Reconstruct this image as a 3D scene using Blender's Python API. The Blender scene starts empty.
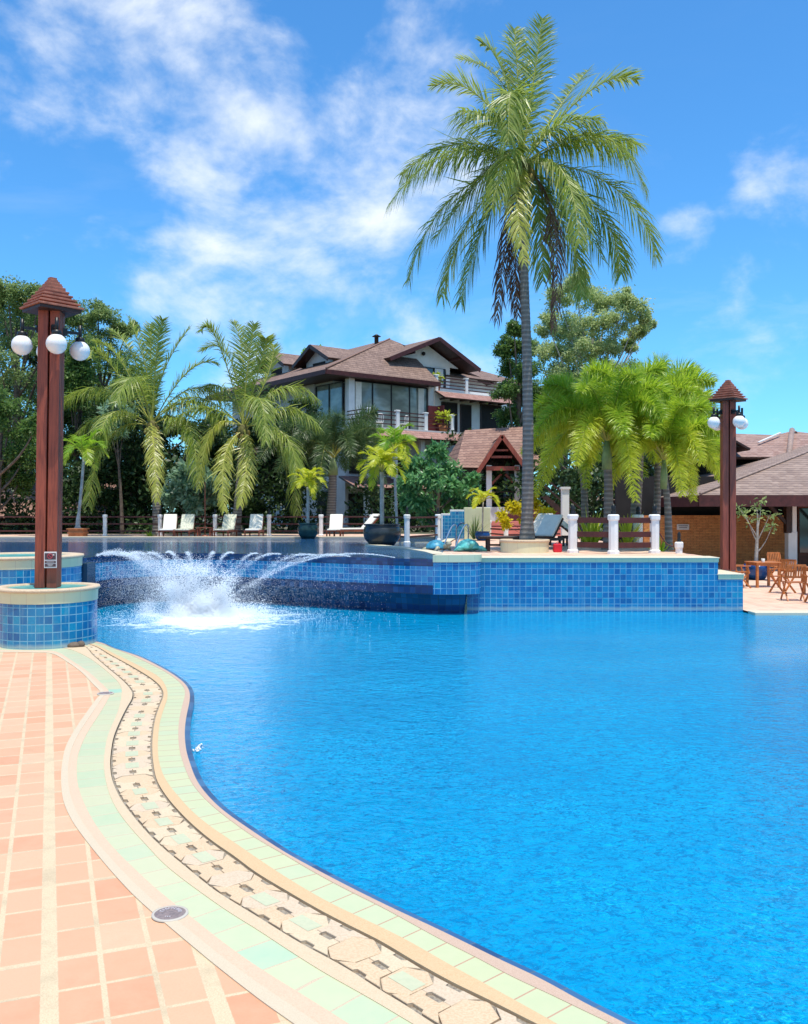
import bpy, math, random
import numpy as np
from mathutils import Vector, Matrix
R = math.radians
random.seed(7)
rng = np.random.default_rng(11)
scene = bpy.context.scene
col = scene.collection
# ---------------------------------------------------------------- measures (metres)
FOC, EYE, CX, CY = 910.0, 2.24, 404.0, 512.0
TERR = 1.18          # level of the upper terrace
WATER = -0.05        # level of the lower pool
UPW = 1.20           # level of the upper pool
def P(px, py, d):    # a point d metres in front of the photographer
    return Vector(((px - CX) / FOC * d, d, EYE + (CY - py) / FOC * d))
def G(px, py, z=0.0):
    d = (EYE - z) * FOC / (py - CY)
    return Vector(((px - CX) / FOC * d, d, z))
def XA(px, d): return (px - CX) / FOC * d
# ---------------------------------------------------------------- objects
def setp(o, label=None, cat=None, group=None, kind=None):
    if label: o['label'] = label
    if cat: o['category'] = cat
    if group: o['group'] = group
    if kind: o['kind'] = kind
    return o
def thing(name, label, cat, loc=(0, 0, 0), rz=0.0, group=None):
    o = bpy.data.objects.new(name, None); o.empty_display_size = 0.2
    o.location = loc; o.rotation_euler = (0, 0, rz); col.objects.link(o)
    return setp(o, label, cat, group)
def copy_tree(o, parent=None):
    c = o.copy(); col.objects.link(c); c.parent = parent
    for ch in list(o.children): copy_tree(ch, c)
    return c
class MB:
    def __init__(s): s.v = []; s.f = []; s.m = []; s.uv = {}; s.sm = []
    def quad(s, pts, m=0, uv=None, smooth=False):
        b = len(s.v); s.v += [tuple(p) for p in pts]
        if uv: s.uv[len(s.f)] = uv
        s.f.append(tuple(range(b, b + len(pts)))); s.m.append(m); s.sm.append(smooth)
    def mesh(s, vs, fs, m=0, smooth=False):
        b = len(s.v); s.v += [tuple(p) for p in vs]
        for f in fs: s.f.append(tuple(b + i for i in f)); s.m.append(m); s.sm.append(smooth)
        return s
    def box(s, c, size, rz=0.0, m=0, rot=None, bev=0.0):
        M_ = rot if rot is not None else Matrix.Rotation(rz, 3, 'Z')
        x, y, z = [k / 2 for k in size]; c = Vector(c)
        if bev <= 0 or bev * 2.2 > min(size):
            vs = [c + M_ @ Vector((a * x, b_ * y, d * z)) for a, b_, d in
                  ((-1,-1,-1),(1,-1,-1),(1,1,-1),(-1,1,-1),(-1,-1,1),(1,-1,1),(1,1,1),(-1,1,1))]
            return s.mesh(vs, [(3,2,1,0),(4,5,6,7),(0,1,5,4),(1,2,6,5),(2,3,7,6),(3,0,4,7)], m)
        e = bev; vs = []
        for zz, k in ((-z, e), (-z + e, 0), (z - e, 0), (z, e)):
            q = [(-x + e, -y + k), (x - e, -y + k), (x - k, -y + e), (x - k, y - e), (x - e, y - k), (-x + e, y - k), (-x + k, y - e), (-x + k, -y + e)]
            vs += [c + M_ @ Vector((a, b_, zz)) for a, b_ in q]
        fs = [tuple(range(7, -1, -1)), tuple(range(24, 32))]
        for L in range(3):
            for i in range(8): fs.append((L*8+i, L*8+(i+1) % 8, L*8+8+(i+1) % 8, L*8+8+i))
        return s.mesh(vs, fs, m)
    def tube(s, pts, rad, n=8, m=0, caps=True, smooth=True):
        pts = [Vector(p) for p in pts]; k = len(pts)
        if not hasattr(rad, '__len__'): rad = [rad] * k
        vs = []; up = Vector((0.03, 0.99, 0.1)); 
        for i, p in enumerate(pts):
            t = (pts[min(i+1, k-1)] - pts[max(i-1, 0)]).normalized()
            a = t.cross(up)
            if a.length < 1e-3: a = t.cross(Vector((1, 0, 0)))
            a.normalize(); b = t.cross(a)
            for j in range(n):
                w = 2 * math.pi * (j + .5) / n
                vs.append(p + (a * math.cos(w) + b * math.sin(w)) * rad[i])
        fs = []
        for i in range(k-1):
            for j in range(n): fs.append((i*n+j, i*n+(j+1) % n, (i+1)*n+(j+1) % n, (i+1)*n+j))
        if caps: fs += [tuple(range(n-1, -1, -1)), tuple((k-1)*n + j for j in range(n))]
        b0 = len(s.f); s.mesh(vs, fs, m, smooth)
        if caps: s.sm[-1] = s.sm[-2] = False
        return s
    def bar(s, a, b, w, h, m=0, bev=0.0):
        a = Vector(a); b = Vector(b); d = b - a; L = d.length; d.normalize()
        up = Vector((0, 0, 1)) if abs(d.z) < .98 else Vector((0, 1, 0))
        sx = d.cross(up).normalized(); sz = sx.cross(d)
        M_ = Matrix((sx, d, sz)).transposed()
        return s.box((a + b) / 2, (w, L, h), rot=M_, m=m, bev=bev)
    def lathe(s, prof, c=(0, 0, 0), n=24, m=0, smooth=True, uvr=None, a0=0.0, a1=2*math.pi):
        c = Vector(c); k = len(prof); full = abs(a1 - a0 - 2*math.pi) < 1e-6
        b = len(s.v)
        cnt = n if full else n + 1
        for r, z in prof:
            for j in range(cnt):
                w = a0 + (a1 - a0) * j / n
                s.v.append((c.x + r*math.cos(w), c.y + r*math.sin(w), c.z + z))
        for i in range(k-1):
            for j in range(n):
                j2 = (j+1) % cnt
                if uvr:
                    u0 = (a1-a0)*j/n*uvr; u1 = (a1-a0)*(j+1)/n*uvr
                    s.uv[len(s.f)] = [(u0, prof[i][1]), (u1, prof[i][1]), (u1, prof[i+1][1]), (u0, prof[i+1][1])]
                s.f.append((b+i*cnt+j, b+i*cnt+j2, b+(i+1)*cnt+j2, b+(i+1)*cnt+j)); s.m.append(m); s.sm.append(smooth)
        return s
    def ball(s, c, r, n=16, m=0, sc=(1, 1, 1)):
        c = Vector(c); k = n // 2; vs = [c + Vector((0, 0, -r*sc[2]))]
        for i in range(1, k):
            a = -math.pi/2 + math.pi*i/k
            for j in range(n):
                w = 2*math.pi*j/n
                vs.append(c + Vector((math.cos(a)*math.cos(w)*r*sc[0], math.cos(a)*math.sin(w)*r*sc[1], math.sin(a)*r*sc[2])))
        vs.append(c + Vector((0, 0, r*sc[2]))); fs = []
        for j in range(n): fs.append((0, 1+(j+1) % n, 1+j))
        for i in range(k-2):
            for j in range(n): fs.append((1+i*n+j, 1+i*n+(j+1) % n, 1+(i+1)*n+(j+1) % n, 1+(i+1)*n+j))
        T = len(vs)-1
        for j in range(n): fs.append((1+(k-2)*n+j, 1+(k-2)*n+(j+1) % n, T))
        return s.mesh(vs, fs, m, True)
    def build(s, name, mats, parent=None, loc=None):
        me = bpy.data.meshes.new(name); me.from_pydata(s.v, [], s.f)
        if not isinstance(mats, (list, tuple)): mats = [mats]
        for x in mats: me.materials.append(x)
        me.polygons.foreach_set('material_index', s.m)
        me.polygons.foreach_set('use_smooth', s.sm)
        if s.uv:
            l = me.uv_layers.new(name='UVMap')
            for fi, uvs in s.uv.items():
                ls = me.polygons[fi].loop_start
                for q, u in enumerate(uvs): l.data[ls+q].uv = u
        me.update()
        o = bpy.data.objects.new(name, me); col.objects.link(o)
        if parent is not None: o.parent = parent
        if loc is not None: o.location = loc
        return o
def npmesh(name, verts, quads, mat, parent=None, loc=None, smooth=False):
    me = bpy.data.meshes.new(name)
    verts = np.asarray(verts, dtype=np.float32).reshape(-1, 3); quads = np.asarray(quads, dtype=np.int32)
    k = quads.shape[1]; nf = quads.shape[0]
    me.vertices.add(len(verts)); me.vertices.foreach_set('co', verts.ravel())
    me.loops.add(nf * k); me.loops.foreach_set('vertex_index', quads.ravel())
    me.polygons.add(nf)
    me.polygons.foreach_set('loop_start', np.arange(nf, dtype=np.int32) * k)
    me.polygons.foreach_set('use_smooth', np.full(nf, smooth))
    me.materials.append(mat); me.update(calc_edges=True); me.validate()
    o = bpy.data.objects.new(name, me); col.objects.link(o)
    if parent is not None: o.parent = parent
    if loc is not None: o.location = loc
    return o
def structure(o): o['kind'] = 'structure'; return o
# ---------------------------------------------------------------- materials
class NT:
    def __init__(s, name):
        s.mat = bpy.data.materials.new(name); s.mat.use_nodes = True
        s.t = s.mat.node_tree; s.b = s.t.nodes['Principled BSDF']; s.out = s.t.nodes['Material Output']
    def n(s, typ, **kw):
        x = s.t.nodes.new(typ)
        for k, v in kw.items(): setattr(x, k, v)
        return x
    def link(s, a, b): s.t.links.new(a, b)
    def put(s, inp, v):
        if isinstance(v, bpy.types.NodeSocket): s.link(v, inp)
        elif v is not None: inp.default_value = v
    def m(s, op, *a, clamp=False):
        x = s.n('ShaderNodeMath', operation=op, use_clamp=clamp)
        for i, v in enumerate(a): s.put(x.inputs[i], v)
        return x.outputs[0]
    def mix(s, f, a, b, mode='MIX'):
        x = s.n('ShaderNodeMix', data_type='RGBA', blend_type=mode)
        s.put(x.inputs[0], f)
        for i, v in ((6, a), (7, b)):
            if isinstance(v, tuple) and len(v) == 3: v = (*v, 1)
            s.put(x.inputs[i], v)
        return x.outputs[2]
    def coord(s, which='Object'):
        return s.n('ShaderNodeTexCoord').outputs[which]
    def noise(s, vec, scale=5, detail=3, rough=.5, dist=0.0, out='Fac'):
        x = s.n('ShaderNodeTexNoise'); s.put(x.inputs['Vector'], vec)
        x.inputs['Scale'].default_value = scale; x.inputs['Detail'].default_value = detail
        x.inputs['Roughness'].default_value = rough; x.inputs['Distortion'].default_value = dist
        return x.outputs[out]
    def mapping(s, vec, scale=(1, 1, 1), rot=(0, 0, 0), loc=(0, 0, 0)):
        x = s.n('ShaderNodeMapping'); s.put(x.inputs[0], vec)
        x.inputs['Location'].default_value = loc; x.inputs['Rotation'].default_value = rot; x.inputs['Scale'].default_value = scale
        return x.outputs[0]
    def ramp(s, f, stops, interp='LINEAR'):
        x = s.n('ShaderNodeValToRGB'); s.put(x.inputs[0], f); x.color_ramp.interpolation = interp
        e = x.color_ramp.elements
        while len(e) < len(stops): e.new(.5)
        for q, (p, c) in zip(e, stops):
            q.position = p; q.color = (*c, 1) if len(c) == 3 else c
        return x.outputs[0]
    def mr(s, f, a, b, c=0.0, d=1.0, smooth=False):
        x = s.n('ShaderNodeMapRange'); x.clamp = True
        if smooth: x.interpolation_type = 'SMOOTHSTEP'
        s.put(x.inputs[0], f)
        for i, v in zip((1, 2, 3, 4), (a, b, c, d)): s.put(x.inputs[i], v)
        return x.outputs[0]
    def sep(s, vec):
        x = s.n('ShaderNodeSeparateXYZ'); s.put(x.inputs[0], vec); return x.outputs
    def comb(s, a, b, c=0.0):
        x = s.n('ShaderNodeCombineXYZ')
        for i, v in enumerate((a, b, c)): s.put(x.inputs[i], v)
        return x.outputs[0]
    def wn(s, vec):
        x = s.n('ShaderNodeTexWhiteNoise', noise_dimensions='3D'); s.put(x.inputs['Vector'], vec); return x.outputs
    def bump(s, h, strength=.3, dist=.01, normal=None):
        x = s.n('ShaderNodeBump'); s.put(x.inputs['Height'], h)
        x.inputs['Strength'].default_value = strength; x.inputs['Distance'].default_value = dist
        if normal is not None: s.link(normal, x.inputs['Normal'])
        return x.outputs[0]
    def set(s, **kw):
        for k, v in kw.items():
            k = k.replace('_', ' ')
            if isinstance(v, tuple) and len(v) == 3: v = (*v, 1)
            s.put(s.b.inputs[k], v)
        return s
def simple(name, c, rough=.6, var=.18, scale=6.0, metal=0.0, bump=0.0, spec=.4, c2=None, detail=4):
    t = NT(name); v = t.coord()
    f = t.noise(v, scale, detail, .6)
    c2 = c2 or tuple(min(1, k*(1-var*1.6)) for k in c); hi = tuple(min(1, k*(1+var)) for k in c)
    colr = t.ramp(f, [(.3, c2), (.7, hi)])
    t.set(Base_Color=colr, Roughness=rough, Metallic=metal)
    t.b.inputs['Specular IOR Level'].default_value = spec
    if bump:
        t.set(Normal=t.bump(t.noise(v, scale*6, 4, .6), bump, .01))
    return t.mat
MAT = {}
def tile_grid(t, u, v, w, h, g, jitter=True):
    """returns (tile mask 0..1, random value per tile, random colour per tile)"""
    fu = t.m('FRACT', t.m('DIVIDE', u, w)); fv = t.m('FRACT', t.m('DIVIDE', v, h))
    iu = t.m('FLOOR', t.m('DIVIDE', u, w)); iv = t.m('FLOOR', t.m('DIVIDE', v, h))
    du = t.m('MULTIPLY', t.m('MINIMUM', fu, t.m('SUBTRACT', 1.0, fu)), w)
    dv = t.m('MULTIPLY', t.m('MINIMUM', fv, t.m('SUBTRACT', 1.0, fv)), h)
    d = t.m('MINIMUM', du, dv)
    mask = t.mr(d, g*.5, g*.5 + .002)
    r = t.wn(t.comb(iu, iv, 3.0))
    return mask, r, (iu, iv, fu, fv)
def mosaic(name='blue_mosaic', w=.135, uvmap=True, dark=1.0):
    t = NT(name); s_ = t.sep(t.coord('UV')); 
    mask, r, _ = tile_grid(t, s_[0], s_[1], w, w, .011)
    g = t.sep(r['Color'])
    base = t.ramp(r['Value'], [(0, (.002, .085, .26)), (.25, (.002, .14, .36)), (.6, (.002, .20, .42)), (.9, (.003, .25, .46)), (1, (.004, .30, .46))])
    cloud = t.noise(t.coord('UV'), 22, 3, .6)
    base = t.mix(t.mr(cloud, .35, .7, 0, .45), base, (.003, .09, .30))
    big = t.noise(t.coord('UV'), 1.3, 3, .6)
    base = t.mix(t.mr(big, .4, .65, 0, .4), base, (.004, .28, .50))
    gr = t.ramp(t.noise(t.coord('UV'), 6, 3, .6), [(.3, (.08, .30, .46)), (.7, (.26, .50, .62))])
    c = t.mix(mask, gr, base)
    vs = t.noise(t.mapping(t.coord('UV'), (1, .12, 1)), 7, 5, .7); c = t.mix(t.mr(vs, .55, .8, 0, .35), c, (.30, .45, .50))
    sc_ = t.m('MULTIPLY', t.mr(t.m('ABSOLUTE', t.m('SUBTRACT', s_[1], t.m('ADD', -.01, t.m('MULTIPLY', t.noise(t.coord('UV'), 3, 4, .7), .08)))), .0, .06, 1, 0), .7); c = t.mix(sc_, c, (.42, .50, .46))
    if dark != 1.0: c = t.mix(1.0, c, (dark, dark, dark), 'MULTIPLY')
    t.set(Base_Color=c, Roughness=t.mr(mask, 0, 1, .7, .12))
    tilt = t.m('ADD', t.m('MULTIPLY', g[0], .3), t.m('MULTIPLY', mask, 1.0))
    t.set(Normal=t.bump(tilt, .5, .004)); t.b.inputs['Specular IOR Level'].default_value = .55
    return t.mat
MAT['mosaic'] = mosaic()
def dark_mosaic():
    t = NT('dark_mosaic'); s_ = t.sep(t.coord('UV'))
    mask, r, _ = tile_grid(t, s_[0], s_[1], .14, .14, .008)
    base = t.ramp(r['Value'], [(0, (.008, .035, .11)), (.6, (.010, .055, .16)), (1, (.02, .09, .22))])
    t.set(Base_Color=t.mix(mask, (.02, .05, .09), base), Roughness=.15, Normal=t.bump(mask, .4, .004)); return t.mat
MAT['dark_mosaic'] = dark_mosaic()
def band(name, stops, grout, L, gw=.008, rough=.35):
    t = NT(name); uv = t.coord('UV'); s_ = t.sep(uv)
    mask, r, (iu, iv, fu, fv) = tile_grid(t, s_[0], 0.5, L, 1.0, gw)
    base = t.ramp(r['Value'], stops)
    o = t.coord('Object')
    sp = t.noise(o, 160, 2, .6); cl = t.noise(o, 9, 4, .6)
    base = t.mix(t.mr(cl, .3, .75, 0, .35), base, (.62, .58, .38))
    g2 = t.mix(t.mr(sp, .45, .6), grout, tuple(k*.8 for k in grout))
    t.set(Base_Color=t.mix(mask, g2, base), Roughness=t.mr(mask, 0, 1, .8, rough), Normal=t.bump(t.m('ADD', mask, t.m('MULTIPLY', sp, .15)), .25, .003))
    return t.mat
MAT['green_band'] = band('green_glazed_tile', [(0, (.46, .54, .34)), (.45, (.52, .55, .34)), (.8, (.57, .54, .34)), (.95, (.45, .54, .35)), (.985, (.32, .56, .42)), (1, (.32, .56, .42))], (.60, .47, .33), .25)
MAT['green_band_outer'] = band('pale_green_tile', [(0, (.49, .54, .32)), (.5, (.54, .55, .31)), (1, (.47, .54, .34))], (.50, .30, .20), .20, gw=.007)
MAT['green_face'] = band('pale_green_coping', [(0, (.64, .63, .38)), (.5, (.72, .67, .42)), (1, (.64, .66, .42))], (.62, .56, .38), .3, gw=.006)
def speck(name, c, c2, sc=140, rough=.8, st=.15):
    t = NT(name); o = t.coord('Object')
    a = t.noise(o, sc, 3, .7); b = t.noise(o, 4, 4, .6)
    c_ = t.mix(t.mr(a, .42, .62), c, c2); c_ = t.mix(t.mr(b, .35, .7, 0, .35), c_, tuple(k*.86 for k in c))
    t.set(Base_Color=c_, Roughness=rough, Normal=t.bump(a, st, .002)); return t.mat
MAT['cream'] = speck('cream_terrazzo', (.62, .49, .33), (.55, .41, .26))
MAT['white_strip'] = speck('white_cement', (.60, .50, .36), (.54, .43, .30))
MAT['peach'] = speck('peach_terrazzo', (.64, .47, .33), (.58, .40, .27))
MAT['pink'] = speck('pink_terrazzo', (.55, .40, .30), (.45, .30, .22), 220)
MAT['orange'] = speck('ochre_terrazzo', (.62, .44, .25), (.55, .36, .19))
MAT['stone'] = speck('sand_stone', (.66, .52, .35), (.57, .43, .28), 90, .85, .35)
MAT['stone_b'] = speck('warm_sand_stone', (.64, .48, .31), (.55, .38, .23), 80, .85, .35)
MAT['gravel'] = speck('dark_grout', (.33, .29, .23), (.17, .145, .12), 60, .95, .5)
MAT['inlay'] = speck('green_inlay', (.55, .55, .36), (.50, .52, .34), 30, .4, .05)
MAT['coping_top'] = speck('coping_cream', (.66, .60, .46), (.58, .50, .36), 60)
def terracotta():
    t = NT('terracotta_paving'); o = t.coord('Object'); s_ = t.sep(t.mapping(o, rot=(0, 0, R(-21.3))))
    U, V = s_[0], s_[1]
    w, h = .240, .325
    cu = t.m('DIVIDE', U, w); cv = t.m('DIVIDE', V, h)
    fu = t.m('FRACT', cu); fv = t.m('FRACT', cv); iu = t.m('FLOOR', cu); iv = t.m('FLOOR', cv)
    # each third joint is a wide one
    ju = t.m('ROUND', cu); jv = t.m('ROUND', cv)
    wide_u = t.m('LESS_THAN', t.m('MODULO', t.m('ADD', ju, 300.0), 3.0), .5)
    wide_v = t.m('LESS_THAN', t.m('MODULO', t.m('ADD', jv, 300.0), 3.0), .5)
    wob = t.m('MULTIPLY', t.m('SUBTRACT', t.noise(o, 25, 2), .5), .006)
    du = t.m('ADD', t.m('MULTIPLY', t.m('ABSOLUTE', t.m('SUBTRACT', cu, ju)), w), wob)
    dv = t.m('ADD', t.m('MULTIPLY', t.m('ABSOLUTE', t.m('SUBTRACT', cv, jv)), h), wob)
    gu = t.m('ADD', .012, t.m('MULTIPLY', wide_u, .026)); gv = t.m('ADD', .009, t.m('MULTIPLY', wide_v, .010))
    mu = t.mr(t.m('SUBTRACT', du, gu), 0.0, .004); mv = t.mr(t.m('SUBTRACT', dv, gv), 0.0, .004)
    mask = t.m('MINIMUM', mu, mv)
    r = t.wn(t.comb(iu, iv, 1.0))
    tile = t.ramp(r['Value'], [(0, (.59, .28, .155)), (.3, (.61, .32, .18)), (.6, (.63, .355, .21)), (.85, (.65, .395, .24)), (1, (.64, .43, .275))])
    n1 = t.noise(o, 7, 4, .65); n2 = t.noise(o, 90, 3, .6)
    tile = t.mix(t.mr(n1, .35, .7, 0, .5), tile, (.62, .36, .215))
    tile = t.mix(t.mr(n2, .5, .75, 0, .3), tile, (.55, .27, .14))
    big = t.noise(o, .55, 3, .5)
    tile = t.mix(t.mr(big, .4, .65, 0, .3), tile, (.64, .42, .27))
    gr = t.mix(t.mr(t.noise(o, 120, 3, .7), .4, .65), (.66, .53, .34), (.55, .41, .25))
    st = t.noise(o, 1.7, 6, .7, .8); tile = t.mix(t.mr(st, .55, .72, 0, .28), tile, (.42, .22, .12)); gr = t.mix(t.mr(t.noise(o, 3.1, 5, .7), .48, .7, 0, .5), gr, (.40, .30, .19))
    t.set(Base_Color=t.mix(mask, gr, tile), Roughness=.62, Normal=t.bump(t.m('ADD', mask, t.m('MULTIPLY', n2, .35)), .35, .004))
    return t.mat
MAT['terracotta'] = terracotta()
def pavers():
    t = NT('pink_paving'); o = t.coord('Object'); s_ = t.sep(o)
    mask, r, _ = tile_grid(t, s_[0], s_[1], .3, .3, .02)
    tile = t.ramp(r['Value'], [(0, (.62, .36, .26)), (.5, (.68, .43, .31)), (1, (.72, .50, .37))])
    t.set(Base_Color=t.mix(mask, (.66, .54, .42), tile), Roughness=.75); return t.mat
MAT['paving'] = pavers()
def roof_tile(name, c1, c2, w=.22, h=.30):
    t = NT(name); s_ = t.sep(t.coord('UV'))
    u, v = s_[0], s_[1]
    wav = t.m('MULTIPLY', t.m('SINE', t.m('MULTIPLY', u, 2*math.pi/w)), .022); v = t.m('ADD', v, wav)
    row = t.m('FLOOR', t.m('DIVIDE', v, h)); fv = t.m('FRACT', t.m('DIVIDE', v, h))
    uo = t.m('ADD', u, t.m('MULTIPLY', t.m('MODULO', row, 2.0), w*.5))
    iu = t.m('FLOOR', t.m('DIVIDE', uo, w)); fu = t.m('FRACT', t.m('DIVIDE', uo, w))
    r = t.wn(t.comb(iu, row, 2.0))
    arch = t.m('SINE', t.m('MULTIPLY', fu, math.pi))
    edge = t.mr(fv, .02, .24)
    hgt = t.m('ADD', t.m('MULTIPLY', arch, .5), t.m('MULTIPLY', t.m('SUBTRACT', 1.0, fv), 1.1))
    cc = t.ramp(r['Value'], [(0, c1), (.5, tuple((a+b)/2 for a, b in zip(c1, c2))), (1, c2)])
    n = t.noise(t.coord('Object'), 1.2, 5, .65)
    cc = t.mix(t.mr(n, .4, .7, 0, .45), cc, tuple(k*.62 for k in c1))
    gap = t.mix(edge, tuple(k*.22 for k in c1), cc)
    t.set(Base_Color=gap, Roughness=.75, Normal=t.bump(hgt, .9, .035)); return t.mat
MAT['roof'] = roof_tile('brown_clay_roof', (.19, .115, .085), (.29, .185, .14))
MAT['roof_grey'] = roof_tile('grey_brown_roof', (.25, .165, .125), (.37, .26, .20), .3, .38)
MAT['roof_red'] = roof_tile('red_clay_roof', (.24, .125, .09), (.35, .20, .145), .25, .32)
MAT['skirt'] = roof_tile('pink_clay_roof', (.30, .15, .12), (.42, .24, .20), .2, .3)
def timber(name, c, dk):
    t = NT(name); o = t.coord('Object'); g = t.noise(t.mapping(o, (30, 30, 1.6)), 1.5, 5, .65, .4); w_ = t.noise(t.mapping(o, (4, 4, .8)), 1.5, 4, .6)
    cc = t.mix(t.mr(g, .42, .66), c, dk); cc = t.mix(t.mr(w_, .45, .7, 0, .5), cc, tuple(k*1.5+.015 for k in c))
    t.set(Base_Color=cc, Roughness=t.mr(w_, .3, .7, .42, .7), Normal=t.bump(g, .3, .004)); return t.mat
MAT['redwood'] = timber('red_stained_timber', (.30, .062, .030), (.14, .026, .015))
MAT['maroon'] = simple('maroon_timber', (.075, .018, .016), .55, .25, 5.0)
MAT['maroon_wall'] = simple('maroon_plaster', (.12, .022, .028), .6, .15, 2.0)
MAT['pinkwall'] = simple('salmon_plaster', (.62, .20, .16), .7, .1, 2.0)
MAT['white'] = simple('white_plaster', (.80, .79, .76), .7, .06, 1.5)
MAT['whitepost'] = simple('white_gloss_paint', (.82, .82, .80), .5, .04, 4)
MAT['greywall'] = simple('pale_grey_plaster', (.62, .62, .62), .75, .07, 1.2)
MAT['creamwall'] = simple('cream_plaster', (.62, .63, .42), .75, .08, 1.5)
MAT['black'] = simple('black_iron', (.012, .013, .014), .4, .2, 5)
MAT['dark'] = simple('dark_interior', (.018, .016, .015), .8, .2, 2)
MAT['dkwood'] = simple('dark_brown_timber', (.045, .018, .012), .5, .3, 6)
MAT['teak'] = simple('orange_teak', (.50, .17, .045), .45, .2, 8)
MAT['cushion'] = simple('white_cushion_cloth', (.80, .77, .68), .85, .06, 6)
MAT['greycushion'] = simple('grey_cushion_cloth', (.42, .45, .45), .85, .08, 4)
MAT['trunk'] = simple('palm_bark', (.20, .18, .16), .9, .35, 7, bump=.4)
MAT['bark'] = simple('brown_bark', (.16, .12, .09), .9, .35, 6, bump=.4)
MAT['palebark'] = simple('pale_bark', (.42, .40, .36), .85, .25, 6)
MAT['chrome'] = simple('polished_steel', (.75, .75, .76), .15, .03, 5, metal=1.0)
MAT['greenpot'] = simple('dark_green_glaze', (.015, .05, .045), .2, .3, 3)
MAT['blackpot'] = simple('charcoal_glaze', (.030, .038, .042), .25, .3, 3)
MAT['bluepot'] = simple('blue_glaze', (.010, .06, .22), .2, .3, 3)
MAT['claypot'] = simple('terracotta_pot', (.42, .16, .06), .7, .2, 5)
MAT['redcloth'] = simple('red_cloth', (.65, .02, .04), .8, .1, 5)
MAT['coconut'] = simple('coconut_husk', (.28, .20, .05), .6, .3, 6)
MAT['turtleblue'] = simple('blue_painted_shell', (.05, .28, .42), .45, .3, 9)
MAT['turtleteal'] = simple('teal_painted_plaster', (.12, .52, .48), .45, .25, 7)
MAT['turtlebody'] = simple('sandy_painted_skin', (.42, .40, .28), .5, .3, 7)
def globe():
    t = NT('opal_glass_globe'); t.set(Base_Color=(.86, .83, .80), Roughness=.22)
    t.b.inputs['Subsurface Weight'].default_value = .35; t.b.inputs['Subsurface Radius'].default_value = (.1, .08, .07)
    return t.mat
MAT['globe'] = globe()
def glass(name='window_glass', c=(.03, .045, .045)):
    t = NT(name); v = t.coord()
    f = t.noise(t.mapping(v, (.5, .5, 1)), 1.4, 2)
    t.set(Base_Color=t.ramp(f, [(.4, c), (.7, tuple(k*2.2 for k in c))]), Roughness=.06)
    t.b.inputs['Specular IOR Level'].default_value = .8; return t.mat
MAT['glass'] = glass()
MAT['glass_pale'] = glass('pale_reflecting_glass', (.17, .20, .18))
def brick():
    t = NT('rough_brick'); v = t.coord('Object'); s_ = t.sep(v)
    b = t.n('ShaderNodeTexBrick'); t.link(t.comb(s_[0], s_[2], 0.0), b.inputs['Vector'])
    b.inputs['Scale'].default_value = 1.0; b.inputs['Brick Width'].default_value = .26; b.inputs['Row Height'].default_value = .07
    b.inputs['Mortar Size'].default_value = .006
    b.inputs['Color1'].default_value = (.75, .29, .09, 1); b.inputs['Color2'].default_value = (.55, .18, .06, 1); b.inputs['Mortar'].default_value = (.16, .07, .04, 1)
    n = t.noise(v, 6, 4, .7)
    t.set(Base_Color=t.mix(t.mr(n, .35, .7, 0, .6), b.outputs['Color'], (.78, .36, .12)), Roughness=.9, Normal=t.bump(t.m('ADD', n, b.outputs['Fac']), .8, .02)); return t.mat
MAT['brick'] = brick()
def leafmat(name, c1, c2, c3=None, trans=.45, rough=.45, spec=.35):
    t = NT(name); g = t.n('ShaderNodeNewGeometry')
    stops = [(0, c1), (.75, c2), (1, c3 or tuple(k*1.35 for k in c2))]
    cc = t.ramp(g.outputs['Random Per Island'], stops)
    n = t.noise(t.coord('Object'), .9, 3, .6)
    cc = t.mix(t.mr(n, .35, .7, 0, .5), cc, c1)
    t.set(Base_Color=cc, Roughness=rough); t.b.inputs['Specular IOR Level'].default_value = spec
    tr = t.n('ShaderNodeBsdfTranslucent'); t.link(t.mix(.5, cc, tuple(min(1, k*1.5) for k in c2)), tr.inputs['Color'])
    mx = t.n('ShaderNodeMixShader'); mx.inputs[0].default_value = trans
    t.link(t.b.outputs[0], mx.inputs[1]); t.link(tr.outputs[0], mx.inputs[2]); t.link(mx.outputs[0], t.out.inputs['Surface'])
    return t.mat
MAT['coco'] = leafmat('coconut_leaf', (.13, .20, .022), (.36, .44, .07), (.66, .66, .26), .42, .38, .5)
MAT['coco_y'] = leafmat('yellowing_coconut_leaf', (.28, .32, .045), (.44, .45, .08), (.6, .55, .14), .4, .35, .5)
MAT['coco_dead'] = leafmat('dry_brown_leaf', (.10, .05, .03), (.20, .11, .07), (.26, .16, .10), .2, .7, .2)
MAT['rachis'] = simple('yellow_green_rib', (.36, .36, .07), .5, .2, 4)
MAT['foxtail'] = leafmat('foxtail_leaf', (.14, .26, .015), (.44, .58, .04), (.66, .74, .12), .45, .38, .5)
MAT['foxtail_y'] = leafmat('lime_foxtail_leaf', (.36, .44, .03), (.56, .62, .05), (.7, .72, .10), .45, .4, .5)
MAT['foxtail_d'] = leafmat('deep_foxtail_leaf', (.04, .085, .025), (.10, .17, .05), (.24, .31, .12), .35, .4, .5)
MAT['yellowpalm'] = leafmat('yellow_palm_leaf', (.35, .42, .02), (.58, .60, .03), (.7, .66, .05), .45, .4, .4)
MAT['limepalm'] = leafmat('lime_palm_leaf', (.14, .30, .02), (.28, .46, .03), (.4, .52, .05), .45, .4, .4)
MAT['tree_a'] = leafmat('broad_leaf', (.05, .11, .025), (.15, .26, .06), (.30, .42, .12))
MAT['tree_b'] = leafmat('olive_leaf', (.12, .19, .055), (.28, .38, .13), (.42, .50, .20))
MAT['tree_c'] = leafmat('pale_olive_leaf', (.28, .36, .13), (.46, .54, .24), (.62, .66, .38), .55)
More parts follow.
